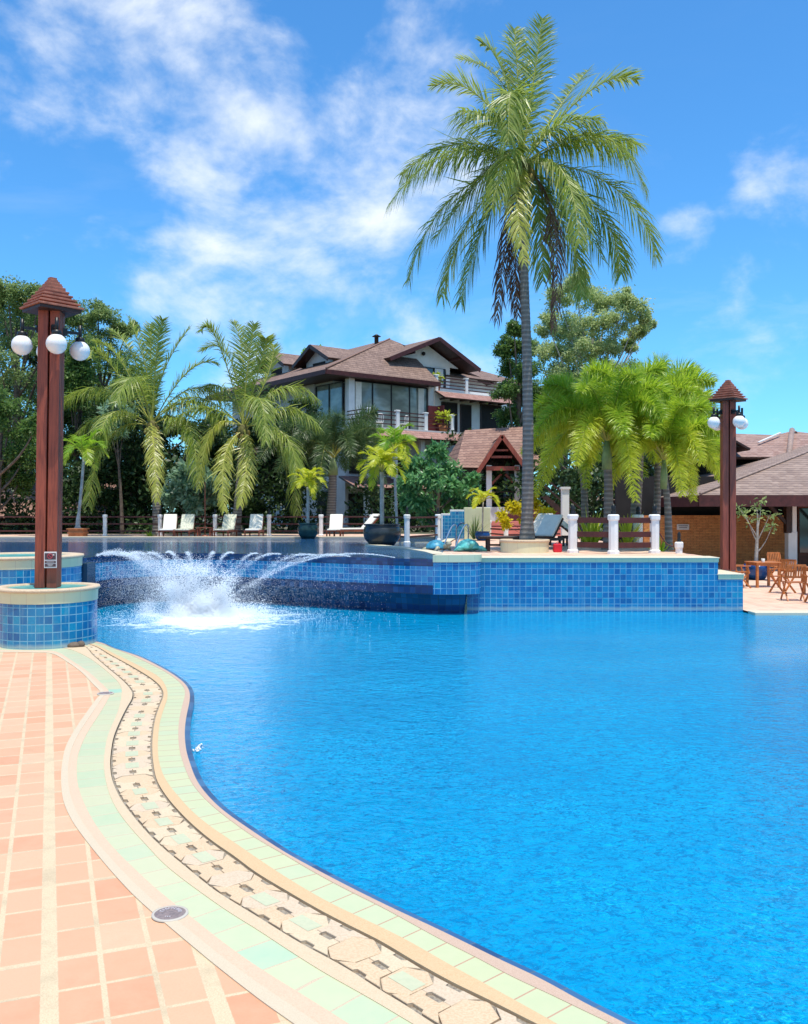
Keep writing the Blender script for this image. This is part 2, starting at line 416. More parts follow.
MAT['tree_dark'] = leafmat('dark_leaf', (.018, .045, .014), (.05, .10, .03), (.11, .18, .05), .25)
MAT['shrub'] = leafmat('glossy_shrub_leaf', (.07, .20, .07), (.15, .36, .12), (.32, .55, .22), .3, .38, .4)
MAT['frangi'] = leafmat('pale_blue_green_leaf', (.14, .25, .14), (.30, .45, .30), (.45, .6, .42), .3, .3, .6)
MAT['croton'] = leafmat('yellow_croton_leaf', (.45, .36, .01), (.72, .60, .02), (.8, .7, .05), .35)
# ---------------------------------------------------------------- exposure and sky level
SKY_S = .10; SKY_TINT = (.72, 1.56, 2.10); CLOUD = (10.2, 10.7, 11.0); EXPO = .10
WBASE = (.0, .318, .57); WDEEP = (.0, .165, .375)
MAT['roofridge'] = simple('brown_ridge_tile', (.26, .14, .10), .7, .2, 5)
MAT['roof_grey2'] = simple('grey_ridge_tile', (.34, .24, .20), .7, .2, 5)
MAT['roof_red2'] = roof_tile('faded_red_roof', (.30, .17, .13), (.40, .26, .21), .28, .36)
MAT['doorwood'] = simple('red_brown_door_timber', (.18, .050, .022), .5, .25, 4)
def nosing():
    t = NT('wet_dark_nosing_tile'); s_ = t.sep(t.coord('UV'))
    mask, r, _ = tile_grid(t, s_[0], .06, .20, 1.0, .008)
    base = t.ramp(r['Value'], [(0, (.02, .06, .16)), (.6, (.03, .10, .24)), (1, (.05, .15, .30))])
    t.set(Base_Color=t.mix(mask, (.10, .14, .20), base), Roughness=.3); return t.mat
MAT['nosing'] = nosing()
MAT['stone_c'] = speck('pale_grey_sand_stone', (.62, .49, .35), (.53, .40, .27), 70, .85, .4)
MAT['foxtail_m'] = leafmat('mid_foxtail_leaf', (.10, .20, .02), (.24, .38, .04), (.40, .52, .08), .45, .4, .45)
# ---------------------------------------------------------------- camera, sky, sun
cam = bpy.data.objects.new('camera', bpy.data.cameras.new('camera')); col.objects.link(cam)
cam.location = (0, 0, EYE); cam.rotation_euler = (R(90), 0, 0)
cam.data.sensor_fit = 'VERTICAL'; cam.data.sensor_height = 36; cam.data.lens = FOC*36/1024
cam.data.clip_start = .05; cam.data.clip_end = 9000
scene.camera = cam
SUN = Vector((.10, -.19, .976)).normalized()
sl = bpy.data.lights.new('sun', 'SUN'); sl.energy = 4.7; sl.angle = R(.5); sl.color = (1, .94, .82)
so = bpy.data.objects.new('sun', sl); col.objects.link(so); so.location = (0, 0, 60)
so.rotation_euler = SUN.to_track_quat('Z', 'Y').to_euler()
w = bpy.data.worlds.new('World'); scene.world = w; w.use_nodes = True
wt = NT.__new__(NT); wt.t = w.node_tree; wt.b = None
bg = w.node_tree.nodes['Background']
sky = wt.n('ShaderNodeTexSky', sky_type='NISHITA'); sky.sun_disc = False
sky.sun_elevation = math.asin(SUN.z); sky.sun_rotation = math.atan2(SUN.x, SUN.y)
sky.altitude = 0; sky.air_density = 1.0; sky.dust_density = .3; sky.ozone_density = 3.0
dirv = wt.coord('Generated')
nd = wt.n('ShaderNodeVectorMath', operation='NORMALIZE'); wt.link(dirv, nd.inputs[0]); nv = nd.outputs[0]
def blob(px, py, rad, soft):
    v = Vector(((px-CX)/FOC, 1, (CY-py)/FOC)).normalized()
    x = wt.n('ShaderNodeVectorMath', operation='DOT_PRODUCT'); wt.link(nv, x.inputs[0]); x.inputs[1].default_value = v
    a = math.cos(rad/FOC*.9); b = math.cos(rad*soft/FOC*.9)
    return wt.mr(x.outputs['Value'], a, b, 0, 1, smooth=True)
cover = None
for bl in ((150, 50, 200, .1, 1.2), (215, 120, 190, .1, 1.2), (400, 140, 170, .1, 1.1), (330, 210, 230, .1, 1.15), (300, 270, 270, .1, 1.1), (110, 210, 180, .1, .75), (15, 95, 130, .1, .85), (445, 40, 160, .1, .45), (690, 235, 130, .1, .5), (800, 172, 110, .1, .72), (780, 330, 190, .1, .72), (680, 235, 60, .1, .8), (470, 300, 160, .1, .6)):
    g_ = wt.m('MULTIPLY', blob(*bl[:4]), bl[4])
    cover = g_ if cover is None else wt.m('MAXIMUM', cover, g_)
back = wt.mr(wt.sep(nv)[1], .25, -.25, 0, 1.0)  # unseen cloud added behind the camera to raise the white fill light
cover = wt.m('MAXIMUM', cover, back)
mv = wt.mapping(nv, (1, 1, 1.5), loc=(.31, .1, .07))
n1 = wt.noise(mv, 5.5, 8, .6, .25); n2 = wt.noise(mv, 15, 6, .55, .2)
nn = wt.m('ADD', wt.m('MULTIPLY', n1, .68), wt.m('MULTIPLY', n2, .32))
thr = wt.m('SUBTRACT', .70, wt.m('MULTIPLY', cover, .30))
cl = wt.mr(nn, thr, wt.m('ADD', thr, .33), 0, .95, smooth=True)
wisp = wt.m('MULTIPLY', wt.mr(wt.noise(wt.mapping(nv, (1, 1, 3.2)), 5, 7, .6, .5), .54, .80, 0, .22), wt.mr(wt.sep(nv)[2], .40, .1, .05, 1))
cl = wt.m('MAXIMUM', cl, wisp)
tint = wt.mix(1.0, sky.outputs[0], SKY_TINT, 'MULTIPLY')
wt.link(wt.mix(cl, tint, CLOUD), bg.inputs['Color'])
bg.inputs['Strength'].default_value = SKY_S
scene.view_settings.view_transform = 'Standard'; scene.view_settings.look = 'None'
scene.view_settings.gamma = 1; scene.view_settings.use_curve_mapping = False
scene.view_settings.exposure = EXPO
scene.cycles.max_bounces = 10; scene.cycles.diffuse_bounces = 7; scene.cycles.transmission_bounces = 8; scene.cycles.transparent_max_bounces = 12
scene.cycles.caustics_reflective = False; scene.cycles.caustics_refractive = False
scene.cycles.sample_clamp_indirect = 6
# ---------------------------------------------------------------- lower pool edge bands (traced on the ground plane)
B = {
0: [(-160,653),(0,652.3),(30,652.6),(51,653.5),(67,662),(82,673),(93,684.5),(100.6,693),(95.7,700),(87,712),(77,726.6),(67,744),(62.8,759),(61,778),(63,800),(71,819.4),(83,837),(98,856),(115,876),(140,902),(189,944),(223,972),(267,1006),(293,1024)],
1: [(-160,651),(0,650.2),(30,650.6),(55,651.4),(72,661),(87,671),(102,684),(110,693),(108,699.4),(99.4,714),(88,731.6),(81,746.4),(77,761),(77.5,783),(84.5,804.5),(97,827),(112,846.6),(131.6,866.4),(156,889),(200,924.5),(222,942),(253.5,964.6),(289,987),(324.7,1009),(348,1024)],
2: [(-160,649),(0,648.2),(40,647.8),(66,648.5),(86,656.5),(100,666),(113,677),(121,687),(121,699.4),(117,714),(111.5,726.6),(107,739),(104.5,754),(104,769),(108,789.7),(116.7,809.5),(131.6,829.3),(146.4,845.4),(163.8,864),(188.5,883.8),(226.7,911),(255.7,929),(289,951),(324.7,973.5),(356,991),(380,1004.7),(412,1024)],
3: [(-160,646.5),(0,645.5),(40,645),(80,645),(94,656),(108,668),(122,679.6),(131,689.5),(133,697),(126.6,709),(120.4,721.7),(114.5,736.5),(111.8,751.4),(111,763.8),(113,780),(121.7,799.6),(136.5,819.4),(153.9,839),(173.7,856.5),(193.5,872.6),(213,888.7),(230.6,900),(261.9,919),(297,941),(326,956.5),(356,973.5),(380,990),(405.7,1004.6),(434.7,1024)],
4: [(-160,644),(0,643.5),(40,643),(86,643.5),(114,657),(139,671),(153.9,680.8),(161,688),(163.2,695.7),(159,706.8),(155,719),(152.6,734),(151.9,746.4),(152.6,761),(156,780),(166,797),(178.6,812),(193.5,826.8),(213,843),(233,856.5),(254.5,873),(286,891.8),(320,911.6),(358.4,931.4),(382,943),(405.7,958),(454,985),(486,999.7),(534,1024)],
5: [(-160,643),(0,642.5),(40,642.3),(88,643),(116.7,655),(144,668.5),(158.8,677),(166,687),(167.5,697),(163.8,709),(160,721.7),(158,739),(158,754),(160,766),(166,780.6),(178.6,797),(193.5,813),(212,828),(238,845.4),(262,862),(296,884),(331,904),(368,921.5),(400,937),(420,948),(450.8,966),(486,985),(521.6,1004.6),(556,1024)],
6: [(-160,642),(0,641.5),(40,641.3),(91,642),(124,652.5),(146.4,662.3),(168.7,674),(181.5,684.4),(185,693),(182,706.8),(179,721.7),(178.4,739),(181,756),(190,779.8),(203,797),(220.7,813),(252,836),(284,854.7),(313.9,872.5),(348.5,891),(383,908),(412,924),(444.4,941.8),(483,961),(508.7,975.6),(547,993),(589,1013.6),(611.7,1024)],
7: [(-160,641),(0,640.5),(40,640.3),(93,641.2),(114,648.4),(139,656.5),(163.8,668.9),(181,680.2),(188.5,689.2),(189.8,699.4),(186.4,716.7),(184.8,731.6),(186,749),(190.5,765),(197,781),(208,796),(225.6,812.5),(259.4,836),(286.6,853.5),(313.9,868.5),(338.6,881.6),(368,896.5),(400,912),(440,930.5),(502,961),(541,979),(589,1006),(620,1021)],
}
def catmull(pts, per=8):
    out = []
    for i in range(len(pts)-1):
        p0 = pts[max(i-1, 0)]; p1 = pts[i]; p2 = pts[i+1]; p3 = pts[min(i+2, len(pts)-1)]
        for k in range(per):
            t = k/per
            out.append(.5*((2*p1) + (p2-p0)*t + (2*p0-5*p1+4*p2-p3)*t*t + (3*p1-p0-3*p2+p3)*t**3))
    out.append(pts[-1]); return out
def resample(pts, n):
    L = [0.0]
    for a, b in zip(pts, pts[1:]): L.append(L[-1] + (b-a).length)
    out = []; j = 0
    for k in range(n):
        s = L[-1]*k/(n-1)
        while j < len(L)-2 and L[j+1] < s: j += 1
        q = (s-L[j])/max(1e-9, L[j+1]-L[j]); out.append(pts[j].lerp(pts[j+1], max(0, min(1, q))))
    return out, L[-1]
ref = [G(x, y) for x, y in B[4]]
curves = {}
for k, pts in B.items():
    w_ = [G(x, y) for x, y in pts]
    w_[0].x = -7.5
    d_ = (w_[-1] - w_[-3]).normalized()
    for e in (1.2, 2.6, 4.5): w_.append(w_[-1] + d_*e*.6)
    curves[k] = catmull(w_, 8)
# a light smoothing keeps traced edges fair
def smooth(pts, it=14):
    p = [q.copy() for q in pts]
    for _ in range(it):
        p = [p[0]] + [(p[i-1] + p[i]*2 + p[i+1])/4 for i in range(1, len(p)-1)] + [p[-1]]
    return p
for k in curves: curves[k] = smooth(resample(curves[k], 420)[0], 6)
def match(a, b):      # pair every point of a with the nearest following point of b
    out = []; j = 0
    for p in a:
        best = min(range(max(0, j-2), min(len(b), j+26)), key=lambda q: (b[q]-p).length_squared)
        j = max(j, best); out.append(b[j])
    return out
def strip_mesh(name, a, b, mat, z=0.0, down=.0, ulen=True):
    mb = MB(); q = match(a, b); u = 0
    for i in range(len(a)-1):
        du = ((a[i+1]-a[i]).length + (q[i+1]-q[i]).length)/2
        p = [a[i], q[i], q[i+1], a[i+1]]
        mb.quad([(v.x, v.y, z) for v in p], uv=[(u, 0.0), (u, 1.0), (u+du, 1.0), (u+du, 0.0)])
        if down:
            mb.quad([(q[i].x, q[i].y, z-down), (q[i+1].x, q[i+1].y, z-down), (q[i+1].x, q[i+1].y, z), (q[i].x, q[i].y, z)], uv=[(u, -down), (u+du, -down), (u+du, 0), (u, 0)])
            mb.quad([(a[i].x, a[i].y, z), (a[i+1].x, a[i+1].y, z), (a[i+1].x, a[i+1].y, z-down), (a[i].x, a[i].y, z-down)], uv=[(u, 0), (u+du, 0), (u+du, -down), (u, -down)])
        u += du
    return structure(mb.build(name, mat))
def lerpc(a, b, t): q = match(a, b); return [x.lerp(y, t) for x, y in zip(a, q)]
c = curves
half = lerpc(c[0], c[1], .45)
strip_mesh('coping_white_strip', c[0], half, MAT['white_strip'], .006, .05)
strip_mesh('coping_peach_strip', half, c[1], MAT['peach'], .003, .05)
g2 = c[2]
strip_mesh('coping_green_band', c[1], g2, MAT['green_band'], 0.0, .05)
strip_mesh('coping_cream_strip', g2, lerpc(c[3], c[4], -.02), MAT['cream'], .004, .08)
strip_mesh('coping_ochre_strip', lerpc(c[5], c[4], .93), c[5], MAT['orange'], .004, .08)
strip_mesh('coping_outer_green_band', c[5], c[6], MAT['green_band_outer'], 0.0, .05)
strip_mesh('coping_edge_strip', c[6], c[7], MAT['pink'], .003, .035)
strip_mesh('channel_bed', c[3], lerpc(c[4], c[3], -.05), MAT['gravel'], -.014)
# dark blue tile strip below the coping edge, and the pool wall under it
mb = MB(); u = 0
for i in range(len(c[7])-1):
    a_, b_ = c[7][i], c[7][i+1]; du = (b_-a_).length
    nrm = Vector((b_.y-a_.y, -(b_.x-a_.x), 0)).normalized()
    if nrm.x < 0 and nrm.y > 0: nrm = nrm
    o1 = a_ - nrm*.012; o2 = b_ - nrm*.012
    mb.quad([(o1.x, o1.y, -1.2), (o2.x, o2.y, -1.2), (o2.x, o2.y, -.03), (o1.x, o1.y, -.03)], uv=[(u, -1.2), (u+du, -1.2), (u+du, 0), (u, 0)])
    u += du
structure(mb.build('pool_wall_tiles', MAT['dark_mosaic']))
mb = MB(); u = 0; oc = []
for i in range(len(c[7])):
    a_, b_ = c[7][max(0, i-1)], c[7][min(len(c[7])-1, i+1)]; n_ = Vector((-(b_.y-a_.y), b_.x-a_.x, 0)).normalized(); oc.append(c[7][i] + n_*.052)
for i in range(len(oc)-1):
    du = (c[7][i+1]-c[7][i]).length
    mb.quad([(c[7][i].x, c[7][i].y, -.002), (c[7][i+1].x, c[7][i+1].y, -.002), (oc[i+1].x, oc[i+1].y, -.008), (oc[i].x, oc[i].y, -.008)], uv=[(u, 0.01), (u+du, 0.01), (u+du, .12), (u, .12)])
    mb.quad([(oc[i].x, oc[i].y, -.008), (oc[i+1].x, oc[i+1].y, -.008), (oc[i+1].x, oc[i+1].y, -.3), (oc[i].x, oc[i].y, -.3)], uv=[(u, 0.01), (u+du, 0.01), (u+du, .12), (u, .12)])
    u += du
structure(mb.build('pool_edge_nosing', MAT['nosing']))
# deck: everything left of curve 0
mb = MB()
for i in range(len(c[0])-1):
    a_, b_ = c[0][i], c[0][i+1]
    mb.quad([(-26, a_.y, -.001), (a_.x, a_.y, -.001), (b_.x, b_.y, -.001), (-26, b_.y, -.001)])
last = c[0][-1]
mb.quad([(-26, last.y, -.001), (last.x, last.y, -.001), (last.x, -12, -.001), (-26, -12, -.001)])
first = c[0][0]
mb.quad([(-26, 19.8, -.001), (-7.2, 19.8, -.001), (-7.2, first.y, -.001), (-26, first.y, -.001)])
structure(mb.build('pool_deck', MAT['terracotta']))
# mosaic of stones in the overflow channel
A_, _L = resample(c[3], 700); tot = _L
Bc = match(A_, c[4])
cum = [0.0]
for p, q in zip(A_, A_[1:]): cum.append(cum[-1] + (q-p).length)
def at_st(s, t):
    s = max(0, min(cum[-1]-1e-4, s)); i = min(len(cum)-2, int(s/cum[-1]*(len(cum)-1)))
    while cum[i+1] < s: i += 1
    while cum[i] > s: i -= 1
    f = (s-cum[i])/(cum[i+1]-cum[i])
    a_ = A_[i].lerp(A_[i+1], f); b_ = Bc[i].lerp(Bc[i+1], f)
    return a_.lerp(b_, t)
stones = MB(); inl = MB(); Lp = .41; g_s = .005
rs = random.Random(3)
def stone(poly, m, dz):
    top = [(at_st(s_, t_).x, at_st(s_, t_).y, dz) for s_, t_ in poly]
    cx_ = sum(p[0] for p in top)/len(top); cy_ = sum(p[1] for p in top)/len(top)
    k = len(top); b = [(p[0], p[1], -.016) for p in top]
    ins = [(p[0]+(cx_-p[0])*.045, p[1]+(cy_-p[1])*.045, dz+.003) for p in top]
    stones.mesh(b+top+ins, [tuple(range(2*k, 3*k))] + [(i, (i+1) % k, k+(i+1) % k, k+i) for i in range(k)] + [(k+i, k+(i+1) % k, 2*k+(i+1) % k, 2*k+i) for i in range(k)], m)
s0 = .2; a_h = .105
while s0 < cum[-1] - .5:
    j = lambda: rs.uniform(-.007, .007)
    A1 = [(s0-a_h+j(), .22), (s0-.012+j(), .03), (s0+.012+j(), .03), (s0+a_h+j(), .22), (s0+a_h+j(), .78), (s0+.012+j(), .97), (s0-.012+j(), .97), (s0-a_h+j(), .78)]
    dzz = rs.uniform(-.002, .0015)
    stone(A1, rs.choice((0, 1, 2)), dzz)
    if rs.random() < .75:
        q = [at_st(s0-a_h*.86, .34), at_st(s0+a_h*.86, .34), at_st(s0+a_h*.86, .66), at_st(s0-a_h*.86, .66)]
        inl.quad([(p.x, p.y, dzz+.0045) for p in q])
    m_ = s0+Lp/2; l_ = s0+a_h+g_s; r_ = s0+Lp-a_h-g_s; hw = .052
    for sg in (1, -1):
        f = lambda t: t if sg > 0 else 1-t
        pl = [(l_, f(.493)), (m_-hw-.004, f(.493)), (m_-hw+.006, f(.42)), (m_+hw-.006, f(.42)), (m_+hw+.004, f(.493)), (r_, f(.493)), (r_, f(.235)), (r_+.068, f(.045)), (m_+.050, f(.035)), (m_+.036, f(.115)), (m_-.036, f(.115)), (m_-.050, f(.035)), (l_-.068, f(.045)), (l_, f(.235))]
        if sg < 0: pl = pl[::-1]
        stone(pl, rs.choice((0, 1, 2)), rs.uniform(-.002, .0015))
    s0 += Lp
structure(stones.build('channel_paving', [MAT['stone'], MAT['stone_b'], MAT['stone_c']]))
structure(inl.build('channel_inlay_tiles', MAT['inlay']))
# ---------------------------------------------------------------- ground and lower pool
t = NT('ground_earth'); t.set(Base_Color=t.ramp(t.noise(t.coord(), .4, 5), [(.3, (.05, .07, .03)), (.7, (.16, .13, .09))]), Roughness=.95)
MAT['earth'] = t.mat
mb = MB(); mb.quad([(-3000, -200, -1.6), (3000, -200, -1.6), (3000, 5000, -1.6), (-3000, 5000, -1.6)])
structure(mb.build('ground', MAT['earth']))
def water(name, base, deep, foam=True, sc=1.0, bump=1.0, murk=True):
    t = NT(name); o = t.coord('Object')
    w1 = t.noise(t.mapping(o, (1, 1.35, 1)), 2.6*sc, 3, .55, .6)
    w2 = t.noise(t.mapping(o, (1, 1.5, 1), rot=(0, 0, .5)), 8.5*sc, 3, .6, .9)
    w3 = t.noise(t.mapping(o, (1, 1.3, 1)), 24*sc, 3, .65, 1.2)
    h = t.m('ADD', t.m('MULTIPLY', w1, .5), t.m('ADD', t.m('MULTIPLY', w2, .30), t.m('MULTIPLY', w3, .10)))
    nb = t.bump(h, 1.0, .055*bump)
    # body colour of the water, with light and dark ripple flecks painted in
    v = t.n('ShaderNodeTexVoronoi', feature='F1'); 
    wv = t.n('ShaderNodeVectorMath', operation='ADD'); t.link(o, wv.inputs[0])
    nz = t.n('ShaderNodeVectorMath', operation='SCALE'); t.link(t.noise(o, 3.5*sc, 3, .6, out='Color'), nz.inputs[0]); nz.inputs['Scale'].default_value = .22
    t.link(nz.outputs[0], wv.inputs[1]); t.link(wv.outputs[0], v.inputs['Vector']); v.inputs['Scale'].default_value = 9.0*sc
    fl = t.noise(t.mapping(o, (1, 1.1, 1)), 11*sc, 6, .75, 1.8); f = t.m('ADD', t.mr(v.outputs['Distance'], .05, .75, 0, .35), t.mr(fl, .50, .60, 0, .85), clamp=True)
    body = t.mix(f, base, deep)
    f3 = t.noise(t.mapping(o, (1, 1.15, 1)), 17*sc, 6, .72, 2.2); pm = t.mr(t.noise(o, .8, 4, .6, .5), .38, .62, .15, 1); body = t.mix(t.m('MULTIPLY', pm, t.mr(f3, .55, .62, 0, .9)), body, tuple(min(1, k*1.45+.01) for k in base)); body = t.mix(t.m('MULTIPLY', pm, t.mr(f3, .45, .36, 0, .9)), body, tuple(k*.6 for k in deep))
    big = t.noise(o, .35, 3, .5)
    body = t.mix(t.mr(big, .35, .7, 0, .45), body, deep)
    if foam:
        s_ = t.sep(o)
        dx = t.m('SUBTRACT', s_[0], FOAM[0]); dy = t.m('MULTIPLY', t.m('SUBTRACT', s_[1], FOAM[1]), .85)
        dd = t.m('SQRT', t.m('ADD', t.m('MULTIPLY', dx, dx), t.m('MULTIPLY', dy, dy)))
        fn = t.noise(o, 9, 6, .75, .5); fs = t.noise(t.mapping(o, (1, 1.0, 1)), 1.6, 3, .6, .6)
        k = t.m('ADD', t.m('MULTIPLY', fn, 1.0), t.m('MULTIPLY', fs, .8))
        edge = t.mr(dd, .3, 3.7, .52, 1.34)
        fm = t.mr(t.m('SUBTRACT', k, edge), 0.0, .22)
        body = t.mix(t.m('MULTIPLY', fm, .8), body, (.80, .86, .90))
        t.set(Roughness=t.mr(fm, 0, 1, .03, .7))
    else: t.set(Roughness=.03)
    t.set(Base_Color=body, Normal=nb, IOR=1.33); t.b.inputs['Specular IOR Level'].default_value = .38
    return t.mat
FOAM = (XA(212, 19.5), 19.5)
MAT['water'] = water('pool_water', WBASE, WDEEP)
MAT['water_up'] = water('upper_pool_water', (.03, .12, .27), (.02, .08, .20), False, 1.3, .35)
wl = [p for p in c[7]]
mb = MB()
wz = WATER; y_first = None
for i in range(len(wl)-1):
    a_, b_ = wl[i], wl[i+1]
    if b_.y < a_.y and a_.y < 20:
        y_first = a_.y if y_first is None else y_first
        mb.quad([(a_.x-.03, a_.y, wz), (b_.x-.03, b_.y, wz), (55, b_.y, wz), (55, a_.y, wz)])
ytop = max(p.y for p in wl if p.x > -7)
mb.quad([(-14, y_first, wz), (55, y_first, wz), (55, 20.2, wz), (-14, 20.2, wz)])
mb.quad([(-14, 20.2, wz), (7.9, 20.2, wz), (7.9, 27, wz), (-14, 27, wz)])
l_ = wl[-1]
mb.quad([(l_.x-.03, l_.y, wz), (l_.x, -4, wz), (55, -4, wz), (55, l_.y, wz)])
structure(mb.build('pool_water', MAT['water']))
# ---------------------------------------------------------------- upper terrace with the overflow wall
WY = (EYE-WATER)*FOC/100          # 20.84, straight front wall
lip = [(481,20.80),(480,20.45),(474,20.28),(462,20.2),(447,20.18),(433,20.2),(405,20.45),(375,20.8),(345,21.2),(310,21.75),(275,22.3),(240,22.8),(200,23.1),(160,23.05),(125,22.5),(100,21.6),(84,20.6),(70,19.8)]
lipw = catmull([Vector((XA(x, d), d, 0)) for x, d in lip], 6)
def offset(pts, k):
    out = []
    for i, p in enumerate(pts):
        a_ = pts[max(0, i-1)]; b_ = pts[min(len(pts)-1, i+1)]; d = (b_-a_).normalized()
        out.append(p + Vector((d.y, -d.x, 0))*k)
    return out
def wall(mb, pts, z0, z1, m=0, pts2=None):
    u = 0; q = pts2 or pts
    for i in range(len(pts)-1):
        du = (pts[i+1]-pts[i]).length
        mb.quad([(pts[i].x, pts[i].y, z0), (pts[i+1].x, pts[i+1].y, z0), (q[i+1].x, q[i+1].y, z1), (q[i].x, q[i].y, z1)], m, uv=[(u, z0), (u+du, z0), (u+du, z1), (u, z1)], smooth=True)
        u += du
def ledge(mb, a, b, z, m=0):
    u = 0
    for i in range(len(a)-1):
        du = (a[i+1]-a[i]).length
        mb.quad([(a[i].x, a[i].y, z), (a[i+1].x, a[i+1].y, z), (b[i+1].x, b[i+1].y, z), (b[i].x, b[i].y, z)], m, uv=[(u, 0), (u+du, 0), (u+du, 1), (u, 1)])
        u += du
i433 = min(range(len(lipw)), key=lambda i: abs(lipw[i].x - XA(433, 20.2)))
drum = lipw[:i433+1]; over = lipw[i433:]
inner = offset(lipw, .45)      # behind the face
test = offset(drum, .1)
SG = 1 if sum(p.y for p in test) > sum(p.y for p in drum) else -1
ow = thing('overflow_wall', 'curved blue tiled overflow wall with dark recessed base behind the fountain spray', 'pool wall', (0, 0, 0))
mb = MB()      # rounded end that stands proud
wall(mb, drum, .41, 1.12, 0); 
mb.build('rounded_end', MAT['mosaic'], ow)
mb = MB(); wall(mb, offset(drum, -.02*SG), 1.125, 1.285, 0); ledge(mb, offset(drum, -.02*SG), offset(drum, .42*SG), 1.285, 1); wall(mb, offset(drum, .42*SG)[::-1], 1.17, 1.285, 1)
mb.build('end_coping', [MAT['green_face'], MAT['coping_top']], ow)
mb = MB(); wall(mb, offset(over, .03*SG), 1.035, 1.19, 0); wall(mb, offset(over, .03*SG), .41, .61, 0); ledge(mb, offset(over, .03*SG), offset(over, .5*SG), 1.19, 0)
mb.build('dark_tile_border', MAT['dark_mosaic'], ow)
mb = MB(); wall(mb, over, .612, 1.033, 0); mb.build('blue_tile_band', MAT['mosaic'], ow)
mb = MB(); wall(mb, offset(lipw, .62*SG), -1.0, .41, 0, offset(lipw, .30*SG)); ledge(mb, lipw, offset(lipw, .5*SG), .409, 0)
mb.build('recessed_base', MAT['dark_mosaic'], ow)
# straight wall
X1 = XA(480, WY); X2 = XA(718, WY); X3 = XA(743, WY)
sw = thing('tiled_pool_wall', 'long straight wall of blue mosaic tiles with pale green coping and a lower step at its right end', 'pool wall')
mb = MB()
def uvq(mb, a, b, z0, z1, m=0, u0=0):
    L = (Vector(b)-Vector(a)).length
    mb.quad([(a[0], a[1], z0), (b[0], b[1], z0), (b[0], b[1], z1), (a[0], a[1], z1)], m, uv=[(u0, z0), (u0+L, z0), (u0+L, z1), (u0, z1)])
uvq(mb, (X1-.3, WY), (X2, WY), -.9, 1.09); uvq(mb, (X2, WY+.002), (X3, WY+.002), -.9, .70, 0, 3.08*2); uvq(mb, (X2, WY), (X2, WY+5), .7, 1.09); uvq(mb, (X3, WY), (X3, WY+5), -.9, .70)
mb.build('tile_face', MAT['mosaic'], sw)
mb = MB(); uvq(mb, (X1-.05, WY-.012), (X2+.015, WY-.012), 1.09, 1.175); uvq(mb, (X2, WY-.012), (X3+.015, WY-.012), .70, .80)
uvq(mb, (X2+.015, WY-.012), (X2+.015, WY+5), 1.09, 1.175); uvq(mb, (X3+.015, WY-.012), (X3+.015, WY+5), .7, .8)
mb.build('coping_face', MAT['green_face'], sw)
mb = MB(); mb.box(((X1+X2)/2, WY+.33, 1.188), (X2-X1+.07, .72, .026), bev=.008); mb.box(((X2+X3)/2+.0, WY+1.4, .812), (X3-X2+.05, 2.86, .026), bev=.008)
mb.build('coping_slab', MAT['coping_top'], sw)
# terrace floor
def poly(name, pts, z, mat, kind=True):
    mb = MB(); mb.quad([(p[0], p[1], z) for p in pts]); o = mb.build(name, mat)
    return structure(o)
TZ = TERR + .004
dkp = [G(433, 556, TERR), G(425, 553.5, TERR), G(400, 549, TERR), G(365, 546, TERR), G(368, 543.7, TERR), G(440, 543.2, TERR), G(446, 539.8, TERR)]
fr = [(p.x, p.y) for p in dkp]
farY = (EYE-TERR)*FOC/26
poly('upper_terrace', fr + [(fr[-1][0], farY), (fr[-1][0], 52), (X2+.01, 52), (X2+.01, WY+.02), (X1, WY+.02)] + [(p.x, p.y) for p in [drum[0], drum[8], drum[16], drum[-1]]], TZ, MAT['paving'])
poly('far_terrace', [(-60, farY), (fr[-1][0], farY), (fr[-1][0], 43.5), (-60, 43.5)], TZ, MAT['paving'])
poly('garden_ground', [(-60, 43.5), (fr[-1][0], 43.5), (fr[-1][0], 52), (X2, 52), (X2, 140), (-60, 140)], TZ-.008, MAT['earth'])
mb = MB(); mb.box(((-60+fr[-1][0])/2, farY+.12, TERR+.02), (60+fr[-1][0], .34, .08), bev=.01)
structure(mb.build('upper_pool_coping', MAT['white_strip']))
ov_in = offset(over, .03*SG)
poly('upper_pool_water', [(p.x, p.y) for p in ov_in][::4] + [(-26, 19.95), (-26, farY), (fr[-1][0]+.2, farY), (fr[-2][0]+.3, fr[-2][1]), (X1-.9, 21.3)], UPW-.012, MAT['water_up'])
mb = MB(); pk = [Vector((p[0], p[1], 0)) for p in fr]
wall(mb, pk, TERR-.05, TERR+.05); ledge(mb, pk, [p+Vector((.35, .1, 0)) for p in pk], TERR+.05)
structure(mb.build('promontory_coping', MAT['coping_top']))
mb = MB(); mb.quad([(X2+.02, 52, TERR-.3), (40, 52, TERR-.3), (40, 140, TERR-.3), (X2+.02, 140, TERR-.3)]); structure(mb.build('rear_ground', MAT['earth']))
poly('restaurant_terrace', [(X3+.01, 20.38), (60, 20.38), (60, 52), (X3+.01, 52)], -.004, MAT['paving'])
mb = MB(); mb.box(((X3+60)/2+.01, 20.36, -.05), (60-X3, .42, .13), bev=.01); structure(mb.build('restaurant_terrace_coping', MAT['coping_top']))
mb = MB(); uvq(mb, (-26, 19.8), (XA(70, 19.8)+.1, 19.8), -.1, 1.14); uvq(mb, (-26, 19.795), (XA(70, 19.8)+.1, 19.795), 1.14, 1.22, 1); mb.box(((-26+XA(70, 19.8))/2, 19.9, 1.21), (26+XA(70, 19.8), .22, .03), m=1)
structure(mb.build('side_pool_wall', [MAT['mosaic'], MAT['green_face']]))
